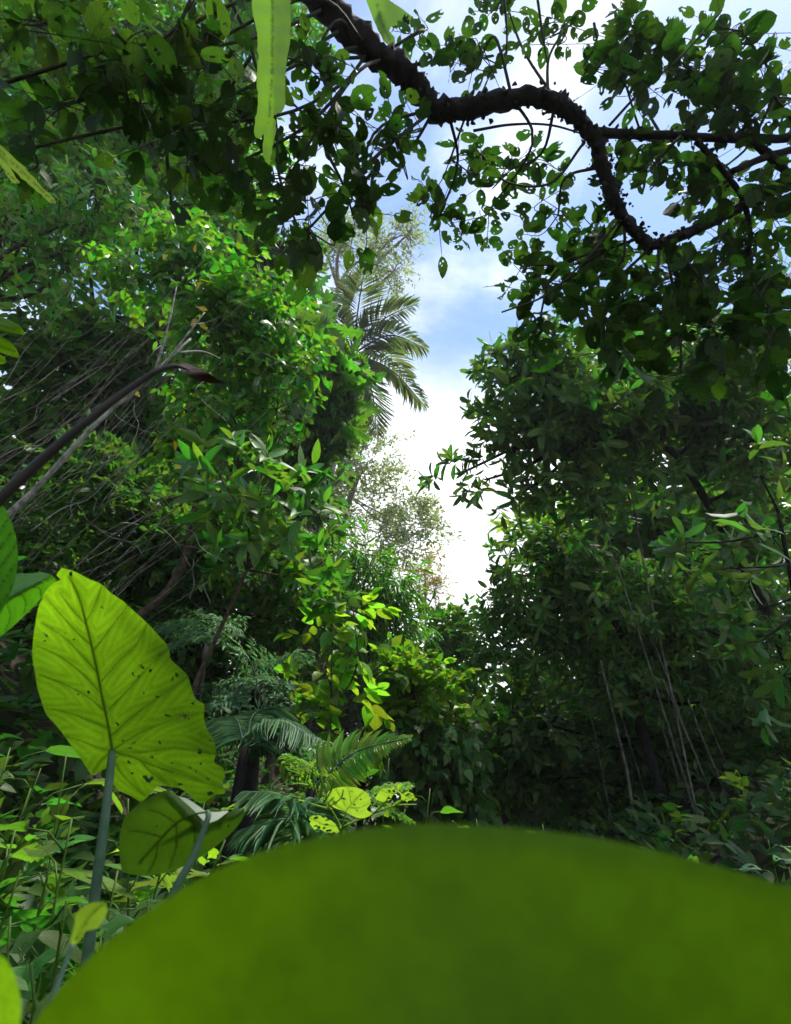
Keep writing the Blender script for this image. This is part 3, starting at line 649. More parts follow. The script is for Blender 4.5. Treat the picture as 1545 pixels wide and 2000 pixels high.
#@@FERN
# ------------------------------------------------------------------ lianas, thin trunks, culms
def line_thing(name, label, cat, pts, rad, mat, group=None, n=6, rough=.05, nodes=0):
    b = pts[0]; t = thing(name, b, label, cat, group)
    V, T = tube(smooth_line(pts, 6), rad, n, rough); mesh_obj('stem', V, T, MATS[mat], t)
    return t
for k in range(64):
    x0 = rng.uniform(-160, 230); y0 = rng.uniform(760, 1330); ln = rng.uniform(250, 620); a = R(rng.normal(42, 8)); d0 = rng.uniform(5.4, 7.2)
    pts = []
    for j, s in enumerate(np.linspace(0, 1, 7)):
        pts.append(P(x0 + ln * s * math.cos(a) + rng.normal(0, 6), y0 - ln * s * math.sin(a) + rng.normal(0, 6) + 30 * s * (1 - s), d0 + rng.normal(0, .06)))
    line_thing('liana', 'thin pale liana slanting in the tangle above the taro leaf', 'liana', np.array(pts), [.0035 + .006 * rng.random() ** 2.5, .002], 'liana', 'slanting lianas on the left bank', 5)
for k in range(22):
    x0 = rng.uniform(0, 520); y0 = rng.uniform(700, 1150); d0 = rng.uniform(4.6, 6); pts = [P(x0, y0, d0)]; ang = rng.uniform(0, 6.3)
    for j in range(6):
        ang += rng.normal(0, .6); x0 += 32 * math.cos(ang); y0 += 26 * math.sin(ang); pts.append(P(x0, y0, d0 + rng.normal(0, .1)))
    line_thing('liana', 'crooked wiry vine strand looping among the dark leaves', 'liana', np.array(pts), [.0038, .002], 'liana', 'crooked vine strands on the left bank', 4)
t = line_thing('slender_trunk', 'pale grey slender trunk leaning across the left bank', 'trunk', [gp(-4.6, 2.2), P(-150, 1165, 3.6), P(15, 1005, 3.7), P(52, 972, 3.75), P(181, 834, 3.9), P(254, 768, 4.05), P(320, 710, 4.2), P(372, 662, 4.4)], [.026, .020, .017, .013, .008], 'bark_grey', n=10)
for (px, py, qx, qy) in ((320, 715, 400, 610), (350, 690, 430, 700), (240, 790, 330, 700), (300, 735, 345, 560)):
    V, T = tube(smooth_line([P(px, py, 4.15), P((px + qx) / 2 + 5, (py + qy) / 2 - 8, 4.2), P(qx, qy, 4.3)], 4), [.012, .004], 6); mesh_obj('branch', V, T, MATS['bark_grey'], t)
tag(t, cat='tree')
CUL = [((1192, 1371), (1255, 1640), .030), ((1159, 1421), (1209, 1640), .012), ((1217, 1409), (1294, 1660), .014), ((1297, 1434), (1393, 1680), .032), ((1330, 1410), (1450, 1690), .02), ((1372, 1442), (1470, 1700), .026), ((1393, 1434), (1500, 1715), .02), ((1313, 1400), (1372, 1672), .012), ((1220, 1150), (1330, 1500), .022), ((1240, 1000), (1300, 1300), .02), ((1290, 1290), (1420, 1600), .024)]
for k, (a, b, r_) in enumerate(CUL):
    d0 = 7.7 + .3 * (k % 4); dx, dy = b[0] - a[0], b[1] - a[1]
    top = P(a[0] - dx * .3, a[1] - dy * .3, d0 + .2); foot = P(b[0] + dx * .15, b[1] + dy * .15, d0)
    g = gp(foot[0] + .05, foot[1]); 
    pts = [g, P(b[0], b[1], d0), P((a[0] + b[0]) / 2 + rng.normal(0, 6), (a[1] + b[1]) / 2, d0 + .05), P(a[0], a[1], d0 + .1), top]
    line_thing('culm', 'pale slender mottled stem leaning in the dark thicket at lower right', 'stem', np.array(pts), [r_ * .75, r_ * .62, r_ * .4], 'culm', 'pale leaning stems at lower right', 8, .06)

# ------------------------------------------------------------------ overhead tree
OB = [P(*q) for q in ((180, -900, 2.1), (420, -300, 2.5), (560, -70, 2.6))]
tb = np.array([-2.6, -1.6, 0.0]); tb[2] = float(ground(tb[0], tb[1]))
ot = thing('overhanging_tree', tb, 'dark mossy branch and perforated leaves hanging over the whole top of the view', 'tree')
def ob(pts, rad, name='branch', n=10, rough=.10, k=10, seed=1):
    ln = smooth_line(pts, k); V, T = tube(ln, rad, n, rough, seed); mesh_obj(name, V, T, MATS['bark_dark'], ot); return ln
trk = ob([tb - np.array([0, 0, .1]), tb + np.array([.1, .2, 1.5]), tb + np.array([.5, .8, 3.2]), OB[0]], [.20, .15, .10], 'trunk')
main = ob([OB[0], OB[1], OB[2]] + [P(*q) for q in ((640, 15, 2.6), (735, 105, 2.62), (800, 150, 2.65), (850, 212, 2.7), (940, 205, 2.72), (1060, 192, 2.75), (1110, 215, 2.78), (1160, 270, 2.8), (1185, 350, 2.82), (1215, 420, 2.85), (1268, 482, 2.9))], [.085, .066, .058, .050, .043, .036, .031, .025], k=10, rough=.19)
b2 = ob([P(*q) for q in ((1268, 482, 2.9), (1330, 460, 2.95), (1420, 418, 3.0), (1500, 372, 3.05), (1600, 330, 3.1))], [.024, .026, .029, .033], rough=.10)
b3 = ob([P(*q) for q in ((1150, 258, 2.8), (1230, 262, 2.85), (1330, 265, 2.9), (1440, 272, 3.0), (1600, 268, 3.1))], [.023, .020, .018, .02], rough=.09)
b4 = ob([P(*q) for q in ((1360, 275, 2.9), (1410, 330, 2.95), (1452, 392, 3.0), (1465, 470, 3.0), (1460, 510, 3.0), (1500, 540, 3.05), (1570, 560, 3.1))], [.015, .012, .010], rough=.08)
b5 = ob([P(*q) for q in ((1470, 275, 3.0), (1510, 310, 3.0), (1570, 370, 3.05))], [.022, .02])
b6 = ob([P(*q) for q in ((1430, 335, 2.95), (1500, 305, 3.0), (1580, 285, 3.05))], [.016, .018])
# moss, lichen and twiglet tufts along the branches
mo = []
for ln, rr, cnt in ((main[24:], .044, 560), (b2, .025, 140), (b3, .02, 120), (b4, .012, 60)):
    for _ in range(cnt):
        i = rng.integers(0, len(ln)); dvec = unit(rng.normal(size=3)); c = ln[i] + dvec * rr * .9 + rng.normal(0, .012, 3)
        v = unit(rng.normal(size=(12, 3)))[:, :] ; s = rng.uniform(.004, .016)
        a = unit(dvec + rng.normal(0, .6, 3)); e = c + a * s * rng.uniform(.8, 2.2)
        V, T = tube(np.array([c, (c + e) / 2, e]), [s * .6, s * .75, s * .2], 4, .3, int(rng.integers(1e6))); mo.append((V, T))
V, T = join(mo); mesh_obj('moss', V, T, MATS['moss'], ot, kind='stuff')
skel = np.concatenate([main[16:], b2, b3, b4, b5, b6])
# twigs: (start px, end px, depth) fans of alternate leaves
olv = Leaves(); tw = []
def twig_leaves(pts, rad, leafL, gap, own_leaf=True, asp=.62, face=.55):
    ln = smooth_line(pts, 6); tw.append(tube(ln, [rad, rad * .4], 4))
    seg = np.linalg.norm(np.diff(ln, axis=0), axis=1); tot = seg.sum(); cum = np.concatenate([[0], np.cumsum(seg)])
    m = max(2, int(tot / gap)); s = np.linspace(.25 * tot, tot, m)
    p = np.stack([np.interp(s, cum, ln[:, i]) for i in range(3)], 1); tan = unit(np.gradient(ln, axis=0)); tg = np.stack([np.interp(s, cum, tan[:, i]) for i in range(3)], 1)
    view = unit(p - CAM)
    side = unit(np.cross(tg, view)); sg = np.where(np.arange(m) % 2, 1, -1)[:, None]
    x = tg * .55 + side * sg * .9 + rng.normal(0, .35, p.shape) + np.array([0, 0, -.30])
    nn = view * face + np.array([0, 0, .6]) + rng.normal(0, .38, p.shape)
    x[-1] = tg[-1]
    x = unit(x); pet = leafL * .12
    ll = leafL * rng.uniform(.6, 1.2, m)
    olv.add(p + x * pet, x, nn, ll, ll * asp * rng.uniform(.75, 1.2, m))
    for i in range(m): tw.append(tube(np.array([p[i], p[i] + x[i] * pet * 1.1]), [rad * .4, rad * .3], 3))
OTW = 1.02
OCL = [  # px, py, rx, ry, depth, twigs, leaf px
    (80, 50, 130, 70, 2.0, 6, 85), (230, 120, 150, 80, 2.0, 8, 95), (400, 90, 120, 90, 2.1, 8, 80), (150, 200, 140, 60, 2.0, 7, 85), (330, 250, 120, 70, 2.1, 8, 85), (60, 290, 70, 60, 1.9, 3, 80), (470, 230, 90, 80, 2.2, 7, 75),
    (600, 130, 80, 80, 2.4, 7, 62), (650, 260, 90, 90, 2.4, 10, 64), (560, 350, 100, 70, 2.3, 8, 75), (600, 450, 90, 70, 2.3, 7, 80), (700, 400, 60, 70, 2.4, 7, 68), (420, 340, 90, 60, 2.2, 6, 75), (770, 270, 80, 80, 2.5, 8, 60), (860, 420, 50, 60, 2.6, 6, 58),
    (830, 60, 60, 40, 2.6, 4, 55), (940, 110, 60, 50, 2.7, 5, 58), (1100, 60, 80, 50, 2.8, 6, 50), (990, 10, 60, 25, 2.8, 4, 45), (880, 310, 70, 60, 2.6, 5, 50), (1000, 330, 100, 60, 2.8, 8, 50), (950, 420, 60, 40, 2.8, 4, 48), (1020, 520, 60, 50, 2.8, 6, 52), (1090, 420, 70, 60, 2.8, 6, 52),
    (1240, 60, 80, 60, 2.8, 8, 58), (1220, 160, 80, 60, 2.8, 9, 58), (1340, 130, 90, 80, 2.8, 12, 60), (1450, 60, 100, 70, 2.8, 9, 68), (1500, 190, 70, 80, 2.8, 10, 68), (1400, 210, 90, 60, 2.8, 10, 60),
    (1280, 320, 90, 60, 2.8, 12, 58), (1180, 480, 90, 70, 2.8, 12, 60), (1100, 560, 90, 50, 2.8, 9, 62), (1400, 340, 90, 60, 2.9, 12, 60), (1500, 370, 60, 60, 2.9, 9, 60), (1330, 540, 110, 60, 2.7, 15, 66), (1460, 480, 90, 70, 2.8, 12, 64), (1230, 620, 110, 50, 2.6, 11, 70), (1390, 640, 110, 50, 2.5, 11, 76), (1500, 600, 70, 80, 2.5, 9, 76), (1180, 690, 80, 30, 2.5, 4, 76), (1330, 730, 90, 30, 2.4, 4, 80), (1480, 720, 70, 30, 2.4, 3, 78), (1050, 640, 40, 40, 2.6, 4, 64)]
for (cx, cy, rx, ry, d0, ntw, lp) in OCL:
    d0 = d0 + .28 * (cx > 780); c = P(cx, cy, d0); s = skel[np.argmin(np.linalg.norm(skel - c, axis=1) + rng.random(len(skel)) * .3)]
    m = (s + c) / 2 + rng.normal(0, .08, 3); tw.append(tube(smooth_line([s, m, c], 6), [.008, .005], 5))
    for _ in range(max(2, int(ntw * (OTW + .12 * (cx > 1150)) + rng.random()))):
        a = rng.uniform(0, 2 * math.pi); q0 = P(cx + rx * .3 * rng.normal(), cy + ry * .3 * rng.normal(), d0 + rng.normal(0, .12))
        q1 = P(cx + rx * 1.05 * math.cos(a), cy + ry * 1.05 * math.sin(a) + 12, d0 + rng.normal(0, .2))
        twig_leaves([c, q0, q1], .0035, lp * .74 / FPX * d0, lp / FPX * d0 * .60)
# long bare hanging twigs
for pts in (((430, 0, 2.0), (395, 110, 2.0), (365, 230, 2.0), (362, 270, 2.0)), ((372, 0, 2.0), (330, 90, 2.0), (285, 150, 2.0), (270, 260, 2.0)), ((0, 165, 1.9), (110, 130, 1.9), (220, 95, 1.95), (320, 75, 2.0), (380, 0, 2.0)), ((450, 0, 2.2), (490, 90, 2.2), (505, 140, 2.2), (560, 190, 2.3), (620, 250, 2.3)),
            ((490, 110, 2.2), (450, 170, 2.2), (400, 220, 2.2), (330, 260, 2.2)), ((520, 140, 2.3), (540, 250, 2.3), (545, 340, 2.3), (580, 440, 2.3), (605, 510, 2.3)), ((985, 0, 2.8), (990, 60, 2.8), (988, 130, 2.8)), ((1160, 45, 2.8), (1165, 80, 2.8), (1140, 130, 2.8)), ((1050, 0, 2.8), (1060, 70, 2.8), (1070, 130, 2.8)),
            ((320, 175, 2.1), (328, 330, 2.1), (335, 400, 2.1)), ((925, 255, 2.75), (1000, 243, 2.78), (1080, 245, 2.8), (1140, 262, 2.8)), ((1190, 245, 2.85), (1250, 180, 2.85), (1330, 110, 2.85), (1410, 20, 2.85)), ((1140, 280, 2.8), (1070, 360, 2.8), (980, 350, 2.8), (940, 300, 2.8)), ((1210, 430, 2.85), (1150, 500, 2.8), (1060, 580, 2.75), (980, 610, 2.7)), ((640, 300, 2.4), (670, 360, 2.4), (690, 420, 2.4))):
    tw.append(tube(smooth_line([P(*q) for q in pts], 8), [.007, .004], 5))
V, T = join(tw); mesh_obj('twig', V, T, MATS['twig'], ot, kind='stuff')
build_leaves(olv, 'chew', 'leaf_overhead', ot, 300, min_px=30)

# ------------------------------------------------------------------ hand shaped blades
def in_poly(pt, poly):
    x, y = pt; c = False; j = len(poly) - 1
    for i in range(len(poly)):
        if (poly[i][1] > y) != (poly[j][1] > y) and x < (poly[j][0] - poly[i][0]) * (y - poly[i][1]) / (poly[j][1] - poly[i][1]) + poly[i][0]: c = not c
        j = i
    return c
def seg_dist(p, line):
    a = line[:-1]; b = line[1:]; ab = b - a
    t = np.clip(np.einsum('nkc,kc->nk', p[:, None] - a[None], ab) / np.maximum(1e-9, (ab ** 2).sum(1))[None], 0, 1)
    return np.sqrt((((a[None] + t[..., None] * ab[None]) - p[:, None]) ** 2).sum(-1)).min(1)
def blade(name, outline, depth, veins, vw, step, mat, parent, quilt=.004, holes=(), edge_curl=0.0, curl_px=20, rough_edge=0.0, wob=0.0, streak=(.26, .40)):
    """leaf blade whose outline is given in photo pixels; depth(px, py) puts every point at its own distance"""
    ol = np.array(outline, float); ol = smooth_line(np.vstack([ol, ol[:1]]), 4)[:-1]
    if rough_edge: ol = ol + rng.normal(0, rough_edge, ol.shape)
    lo, hi = ol.min(0), ol.max(0); poly = [tuple(p) for p in ol]
    inner = []
    for ry_ in np.arange(lo[1], hi[1], step):
        for rx_ in np.arange(lo[0], hi[0], step):
            q_ = (rx_ + rng.uniform(-.3, .3) * step, ry_ + rng.uniform(-.3, .3) * step)
            if in_poly(q_, poly): inner.append(q_)
    vl = [smooth_line(np.array(v, float), 6) for v in veins]
    allp = [Vector(p) for p in poly] + [Vector(p) for p in inner]
    for l_ in vl: allp += [Vector(p) for p in l_ if in_poly(p, poly)]
    m = len(poly)
    r_ = delaunay_2d_cdt(allp, [(i, (i + 1) % m) for i in range(m)], [list(range(m))], 1, 1e-4)
    v2 = np.array([tuple(v) for v in r_[0]]); fs = [f for f in r_[2]]
    T = np.array([t_ for f in fs for t_ in [(f[0], f[i], f[i + 1]) for i in range(1, len(f) - 1)]])
    cen = v2[T].mean(1); keep = np.ones(len(T), bool)
    for (hx, hy, ha, hb, hang) in holes:
        ca, sa = math.cos(R(hang)), math.sin(R(hang)); dx, dy = cen[:, 0] - hx, cen[:, 1] - hy
        keep &= ((dx * ca + dy * sa) / ha) ** 2 + ((-dx * sa + dy * ca) / hb) ** 2 > 1
    T = T[keep]
    dists = np.stack([seg_dist(v2, l_) for l_ in vl], 1) if vl else np.full((len(v2), 1), 1e3)
    wv = np.array(vw)[None]; vein = np.clip(1.25 - dists / wv, 0, 1).max(1)
    dmin = dists.min(1); di = dists.argmin(1)
    arc = np.zeros(len(v2))
    for i_, l_ in enumerate(vl):
        m_ = di == i_
        if m_.any(): arc[m_] = np.argmin(((v2[m_][:, None] - l_[None]) ** 2).sum(-1), 1) * np.linalg.norm(l_[-1] - l_[0]) / len(l_)
    ph = 1.1 * np.sin(v2[:, 0] * .061 + 1) + 1.2 * np.sin(v2[:, 1] * .053) + 2.1 * di
    fine = .5 + .32 * np.sin((v2 @ np.array(streak) if not vl else arc * .10 + dmin * .46) + ph) + .14 * np.sin(v2[:, 0] * .021 + v2[:, 1] * .033 + ph) + rng.normal(0, .10, len(v2))
    fine = np.clip(fine - .25 * np.clip(1 - dmin / 9, 0, 1) + .2 * np.clip(dmin / 30, 0, 1) - .1, 0, 1)
    dd = np.array([depth(a, b) for a, b in v2])
    ed = seg_dist(v2, np.vstack([ol, ol[:1]]))
    dd = dd + quilt * (1 - np.exp(-dmin / 14)) + edge_curl * np.clip(1 - ed / curl_px, 0, 1) ** 2
    if wob: dd = dd + wob * np.sin(v2[:, 0] * .045) * np.cos(v2[:, 1] * .06) * np.clip(1 - ed / 60, 0, 1)
    V = P(v2[:, 0], v2[:, 1], dd)
    T = T[:, ::-1]
    o = mesh_obj(name, V, T, MATS[mat], parent, attrs={'vein': vein, 'fine': fine})
    return o, vl
def ribs(parent, vl, depth, widths, mat, off=-.002):
    for l_, w_ in zip(vl, widths):
        pts = np.array([P(a, b, depth(a, b) + off) for a, b in l_]); d_ = depth(*l_[0])
        V, T = tube(pts, [w_ / FPX * d_, w_ / FPX * d_ * .25], 6); mesh_obj('vein', V, T, MATS[mat], parent)
z5 = lambda q: [(x * .3883, 1050 + y * .3883) for x, y in q]
z6 = lambda q: [(x * .4531, 1450 + y * .4531) for x, y in q]
bark_mat('rib', (.12, .26, .01), (.16, .32, .012), 30, .5, .05)
leaf_mat('rim', (.34, .38, .28), (.10, .2, .02), .15, .28, hv=0, vv=0, spec=1.0)  # pale base colour paints in the white sky sheen
bark_mat('rib_dark', (.035, .08, .006), (.05, .11, .008), 30, .5, .05)
# big upright taro leaf
b = gp(-.50, 1.28)
tar = thing('taro_leaf', b, 'huge glowing yellow green taro leaf standing upright at lower left', 'taro leaf')
OUT = z5([(310, 153), (360, 165), (405, 185), (440, 205), (510, 235), (560, 280), (620, 320), (680, 375), (740, 430), (800, 495), (850, 558), (856, 605), (900, 650), (940, 690), (962, 750), (985, 812), (1028, 840), (1025, 895), (1035, 950), (1075, 1020), (1086, 1085), (1078, 1130), (1125, 1162), (1130, 1200), (1118, 1228), (1132, 1285), (1080, 1295), (1010, 1338), (960, 1300), (905, 1262), (850, 1252), (800, 1248), (755, 1290), (715, 1325), (650, 1295), (590, 1265), (562, 1215), (545, 1158), (500, 1180), (470, 1195), (430, 1150), (405, 1110), (375, 1068), (310, 980), (275, 935), (240, 900), (205, 812), (185, 740), (178, 690), (163, 600), (168, 500), (178, 430), (200, 330), (235, 262), (280, 222), (305, 212), (285, 190)])
dep = lambda x, y: 1.20 - .30 * (1467 - y) / 400 + .0000028 * (x - 215 + (1467 - y) * .28) ** 2
VE = [z5(v) for v in ([(565, 1075), (545, 950), (520, 830), (490, 680), (460, 540), (430, 420), (400, 310), (350, 200)],
    [(548, 960), (450, 920), (340, 880), (240, 860)], [(535, 880), (440, 800), (340, 745), (200, 690)], [(512, 790), (420, 690), (320, 610), (180, 540)], [(490, 680), (400, 580), (320, 500), (215, 430)], [(462, 545), (380, 470), (300, 380), (230, 300)], [(435, 440), (370, 370), (300, 280)],
    [(545, 870), (640, 770), (740, 660), (845, 560)], [(510, 725), (600, 620), (690, 530), (740, 430)], [(558, 1000), (680, 890), (820, 790), (960, 690)], [(574, 1062), (700, 985), (860, 920), (1025, 880)], [(574, 1072), (700, 1080), (880, 1060), (1080, 1090)],
    [(568, 1078), (660, 1100), (740, 1135), (900, 1190), (1110, 1260)], [(560, 1085), (600, 1170), (660, 1240), (730, 1300)], [(700, 1115), (760, 1180), (850, 1245)], [(555, 1070), (500, 1060), (430, 1030), (330, 1000)], [(555, 1080), (510, 1120), (470, 1180)], [(470, 570), (560, 450), (640, 345)], [(430, 430), (480, 330), (510, 245)])]
HO = []
for (x, y, a, bb, an) in [(515, 352, 9, 4, 45), (230, 490, 14, 5, 40), (225, 522, 7, 5, 0), (330, 483, 5, 3, 60), (375, 513, 6, 3, 20), (715, 650, 14, 4, 45), (758, 668, 8, 4, -50), (670, 688, 12, 4, 55), (697, 700, 7, 4, 30), (803, 587, 7, 5, 0), (888, 690, 12, 5, 70), (866, 712, 8, 4, -60), (723, 780, 7, 4, -30), (790, 800, 8, 4, -20), (845, 895, 16, 4, 15), (935, 900, 17, 8, 50), (905, 893, 6, 3, 40), (590, 936, 10, 4, 55), (620, 1022, 8, 3, 30), (675, 1033, 8, 3, -15), (655, 1058, 9, 3, -25), (803, 1030, 9, 4, 60), (650, 1130, 12, 5, 30), (585, 1103, 9, 4, 10), (1003, 1075, 14, 10, 60), (1060, 1022, 8, 4, 0), (985, 1175, 8, 4, 80), (955, 1157, 9, 3, 30), (865, 1135, 9, 3, 5), (765, 1105, 8, 3, 20), (740, 1215, 24, 10, 45), (765, 1215, 10, 8, -40), (665, 1185, 8, 4, 10), (1010, 1137, 6, 4, 0), (1075, 1165, 5, 4, 0), (930, 1290, 20, 6, 20), (1060, 1287, 14, 10, 0), (970, 835, 9, 5, 0), (447, 778, 6, 4, 60), (395, 787, 5, 3, 0), (437, 1082, 8, 3, 40), (357, 183, 7, 10, 0), (905, 1240, 10, 6, 0), (1045, 1215, 8, 3, 30)]:
    HO.append((x * .3883, 1050 + y * .3883, a * .3883 * 1.1, bb * .3883 * 1.2, an))
o, vl = blade('blade', OUT, dep, VE, [4.5] + [1.7] * (len(VE) - 1), 3.0, 'taro', tar, .006, HO, wob=.008)
ribs(o, vl, dep, [2.6] + [.6] * 11 + [1.3] + [.5] * 8, 'rib', -.0005)
stp = [P(*q) for q in ((219, 1467, 1.197), (216, 1500, 1.17), (207, 1580, 1.13), (196, 1670, 1.1), (184, 1760, 1.08), (170, 1880, 1.06))]
V, T = tube(smooth_line([b] + stp[::-1], 6), [.011, .0095, .0085, .007], 10); mesh_obj('petiole', V, T, MATS['petiole'], tar)
# folded taro leaf in front of it
b = gp(-.55, 1.04)
fol = thing('taro_leaf', b, 'dark green taro leaf folded over with pale shining rim, below the huge one', 'taro leaf')
OUT = z6([(526, 560), (516, 490), (514, 420), (525, 360), (540, 322), (600, 266), (650, 235), (690, 215), (735, 206), (765, 230), (790, 252), (825, 283), (860, 318), (890, 346), (930, 335), (975, 305), (1020, 288), (1052, 285), (1050, 318), (1020, 365), (985, 402), (900, 470), (850, 502), (800, 530), (750, 553), (700, 566), (640, 575), (580, 572)])
dep2 = lambda x, y: .98 + .00045 * (y - 1620) - .00000 * x + .0000022 * (x - 380) ** 2
VE2 = [z6(v) for v in ([(888, 300), (830, 312), (760, 350), (690, 420), (600, 520)], [(760, 350), (700, 310), (640, 290)], [(700, 410), (630, 390), (560, 380)], [(760, 355), (760, 440), (730, 540)], [(830, 315), (840, 400), (830, 500)], [(680, 430), (670, 500), (640, 560)])]
HO2 = [(z6([(x, y)])[0][0], z6([(x, y)])[0][1], 3.2, 1.4, 0) for x, y in ((985, 360), (680, 362), (622, 400))]
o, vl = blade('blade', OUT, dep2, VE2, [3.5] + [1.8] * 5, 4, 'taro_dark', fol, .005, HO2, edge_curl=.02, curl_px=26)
ribs(o, vl, dep2, [2.2] + [.7] * 5, 'rib_dark', -.001)
# the turned lip of its upper face, sky sheen put into its pale colour
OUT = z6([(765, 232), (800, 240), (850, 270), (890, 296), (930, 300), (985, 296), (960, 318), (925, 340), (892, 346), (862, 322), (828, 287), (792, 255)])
o, vl = blade('turned_sheen_rim', OUT, lambda x, y: dep2(x, y) - .012 + .0022 * (1605 - y), [], [1], 4, 'rim', fol, 0)
V, T = tube(smooth_line([b] + [P(*q) for q in ((353, 1717, .92), (376, 1676, .93), (397, 1622, .945), (407, 1592, .955), (405, 1585, .962))], 6), [.007, .006, .0045, .004], 8); mesh_obj('petiole', V, T, MATS['petiole'], fol)
# leaves entering from the left edge
b = gp(-1.15, .8)
lf = thing('broadleaf_plant', b, 'pair of smooth deep green leaves entering at the left edge', 'plant')
d3 = lambda x, y: .95 + .0006 * abs(x + 10 - (1240 - y) * .02) 
OUT = [(-60, 1010), (-20, 985), (4, 987), (22, 1020), (34, 1065), (33, 1110), (24, 1150), (8, 1185), (0, 1200), (-30, 1250), (-80, 1270), (-110, 1200), (-100, 1090)]
blade('blade', OUT, d3, [[(-60, 1260), (-45, 1130), (-10, 995)]] + [[(-52 + 4 * k, 1230 - 36 * k), (0, 1180 - 36 * k), (40, 1120 - 36 * k)] for k in range(5)], [3] + [1.2] * 5, 5, 'taro_side', lf, .003)
OUT = [(-40, 1245), (0, 1243), (20, 1228), (45, 1205), (70, 1180), (95, 1150), (109, 1131), (98, 1122), (84, 1118), (60, 1120), (28, 1122), (10, 1150), (-10, 1190), (-40, 1220)]
d4 = lambda x, y: .99 + .0010 * abs((y - 1182) + (x - 0) * .55)
blade('blade', OUT, d4, [[(-30, 1200), (30, 1160), (105, 1128)], [(10, 1172), (20, 1200), (10, 1235)], [(35, 1155), (50, 1175), (45, 1200)], [(60, 1145), (78, 1150), (80, 1165)]], [2.5, 1.2, 1.2, 1.2], 4, 'taro_side', lf, .003)
V, T = tube(smooth_line([b, P(-120, 1500, .96), P(-60, 1262, .96)], 6), [.01, .006], 8); mesh_obj('petiole', V, T, MATS['petiole'], lf)
# ------------------------------------------------------------------ near leaf that covers the bottom of the view (out of focus)
b = gp(.02, .42)
fr = thing('taro_leaf', b, 'huge blurred dark green leaf right in front of the camera', 'taro leaf')
OUT = [(40, 2060), (70, 1995), (105, 1945), (150, 1895), (215, 1835), (300, 1772), (370, 1728), (440, 1691), (530, 1658), (640, 1631), (740, 1614), (830, 1608), (920, 1610), (1010, 1617), (1120, 1630), (1250, 1653), (1340, 1676), (1440, 1702), (1545, 1735), (1680, 1800), (1850, 1950), (1960, 2150), (1900, 2450), (1600, 2750), (1200, 2950), (800, 3000), (450, 2850), (150, 2500), (20, 2200)]
dep5 = lambda x, y: .185 - .000055 * (y - 1608) + .00000006 * (x - 850) ** 2
VE5 = [[(900, 2900), (880, 2300), (850, 1900), (830, 1620)], [(870, 2200), (600, 2000), (350, 1760)], [(872, 2200), (1150, 1980), (1400, 1700)], [(880, 2450), (500, 2300), (120, 2000)], [(880, 2450), (1300, 2250), (1750, 1950)], [(855, 1950), (750, 1800), (640, 1640)], [(855, 1950), (1000, 1780), (1130, 1640)]]
o, vl = blade('blade', OUT, dep5, [], [1], 26, 'taro_front', fr, 0, edge_curl=.0008, curl_px=50, streak=(.030, -.019))
V, T = tube(smooth_line([b, P(905, 3050, .125), P(900, 2900, .118)], 6), [.006, .004], 8); mesh_obj('petiole', V, T, MATS['petiole'], fr)
b = gp(-.3, .3)
nl = thing('seedling', b, 'blurred yellow green leaf tip at the bottom left corner', 'plant')
o, vl = blade('blade', [(-60, 1850), (-10, 1858), (12, 1875), (32, 1915), (41, 1960), (38, 2010), (20, 2080), (-40, 2150), (-120, 2100), (-130, 1930)], lambda x, y: .26, [[(-80, 2120), (-30, 2000), (-10, 1862)]], [3], 9, 'taro', nl, .001)
V, T = tube(smooth_line([b, P(-90, 2300, .255), P(-80, 2120, .26)], 5), [.003, .002], 6); mesh_obj('petiole', V, T, MATS['petiole'], nl)
b = gp(-.33, .5)
nl = thing('seedling', b, 'small blurred yellow leaf above the edge of the front leaf', 'plant')
o, vl = blade('blade', z6([(320, 790), (330, 740), (365, 705), (415, 688), (455, 695), (462, 720), (450, 760), (420, 800), (370, 815), (340, 860), (310, 870)]), lambda x, y: .42 + .0002 * (x - 180), [z6([(330, 850), (380, 760), (440, 700)])], [2], 6, 'chewed', nl, .001)
V, T = tube(smooth_line([b, P(120, 1900, .41), P(145, 1840, .42)], 5), [.003, .0015], 6); mesh_obj('stem', V, T, MATS['petiole'], nl)
# dead stalk leaning in from the left, out of focus
b = gp(-1.1, .2)
ds = thing('dead_stalk', b, 'blurred dark stalk arching up from the left edge to a withered brown tip', 'stalk')
V, T = tube(smooth_line([b] + [P(*q) for q in ((-300, 1260, .52), (-160, 1118, .54), (-20, 992, .56), (80, 900, .58), (180, 815, .60), (260, 755, .62), (310, 724, .63), (345, 715, .64), (370, 722, .645))], 6), [.0075, .007, .006, .005, .004, .0033, .0025, .0012], 10); mesh_obj('stem', V, T, MATS['dead_stalk'], ds)
o, vl = blade('withered_leaf', [(340, 712), (360, 709), (385, 717), (405, 727), (425, 740), (440, 748), (420, 749), (395, 745), (375, 738), (360, 728)], lambda x, y: .645 + .0006 * abs(y - 730), [], [1], 4, 'dead_leaf', ds, 0, wob=.004)

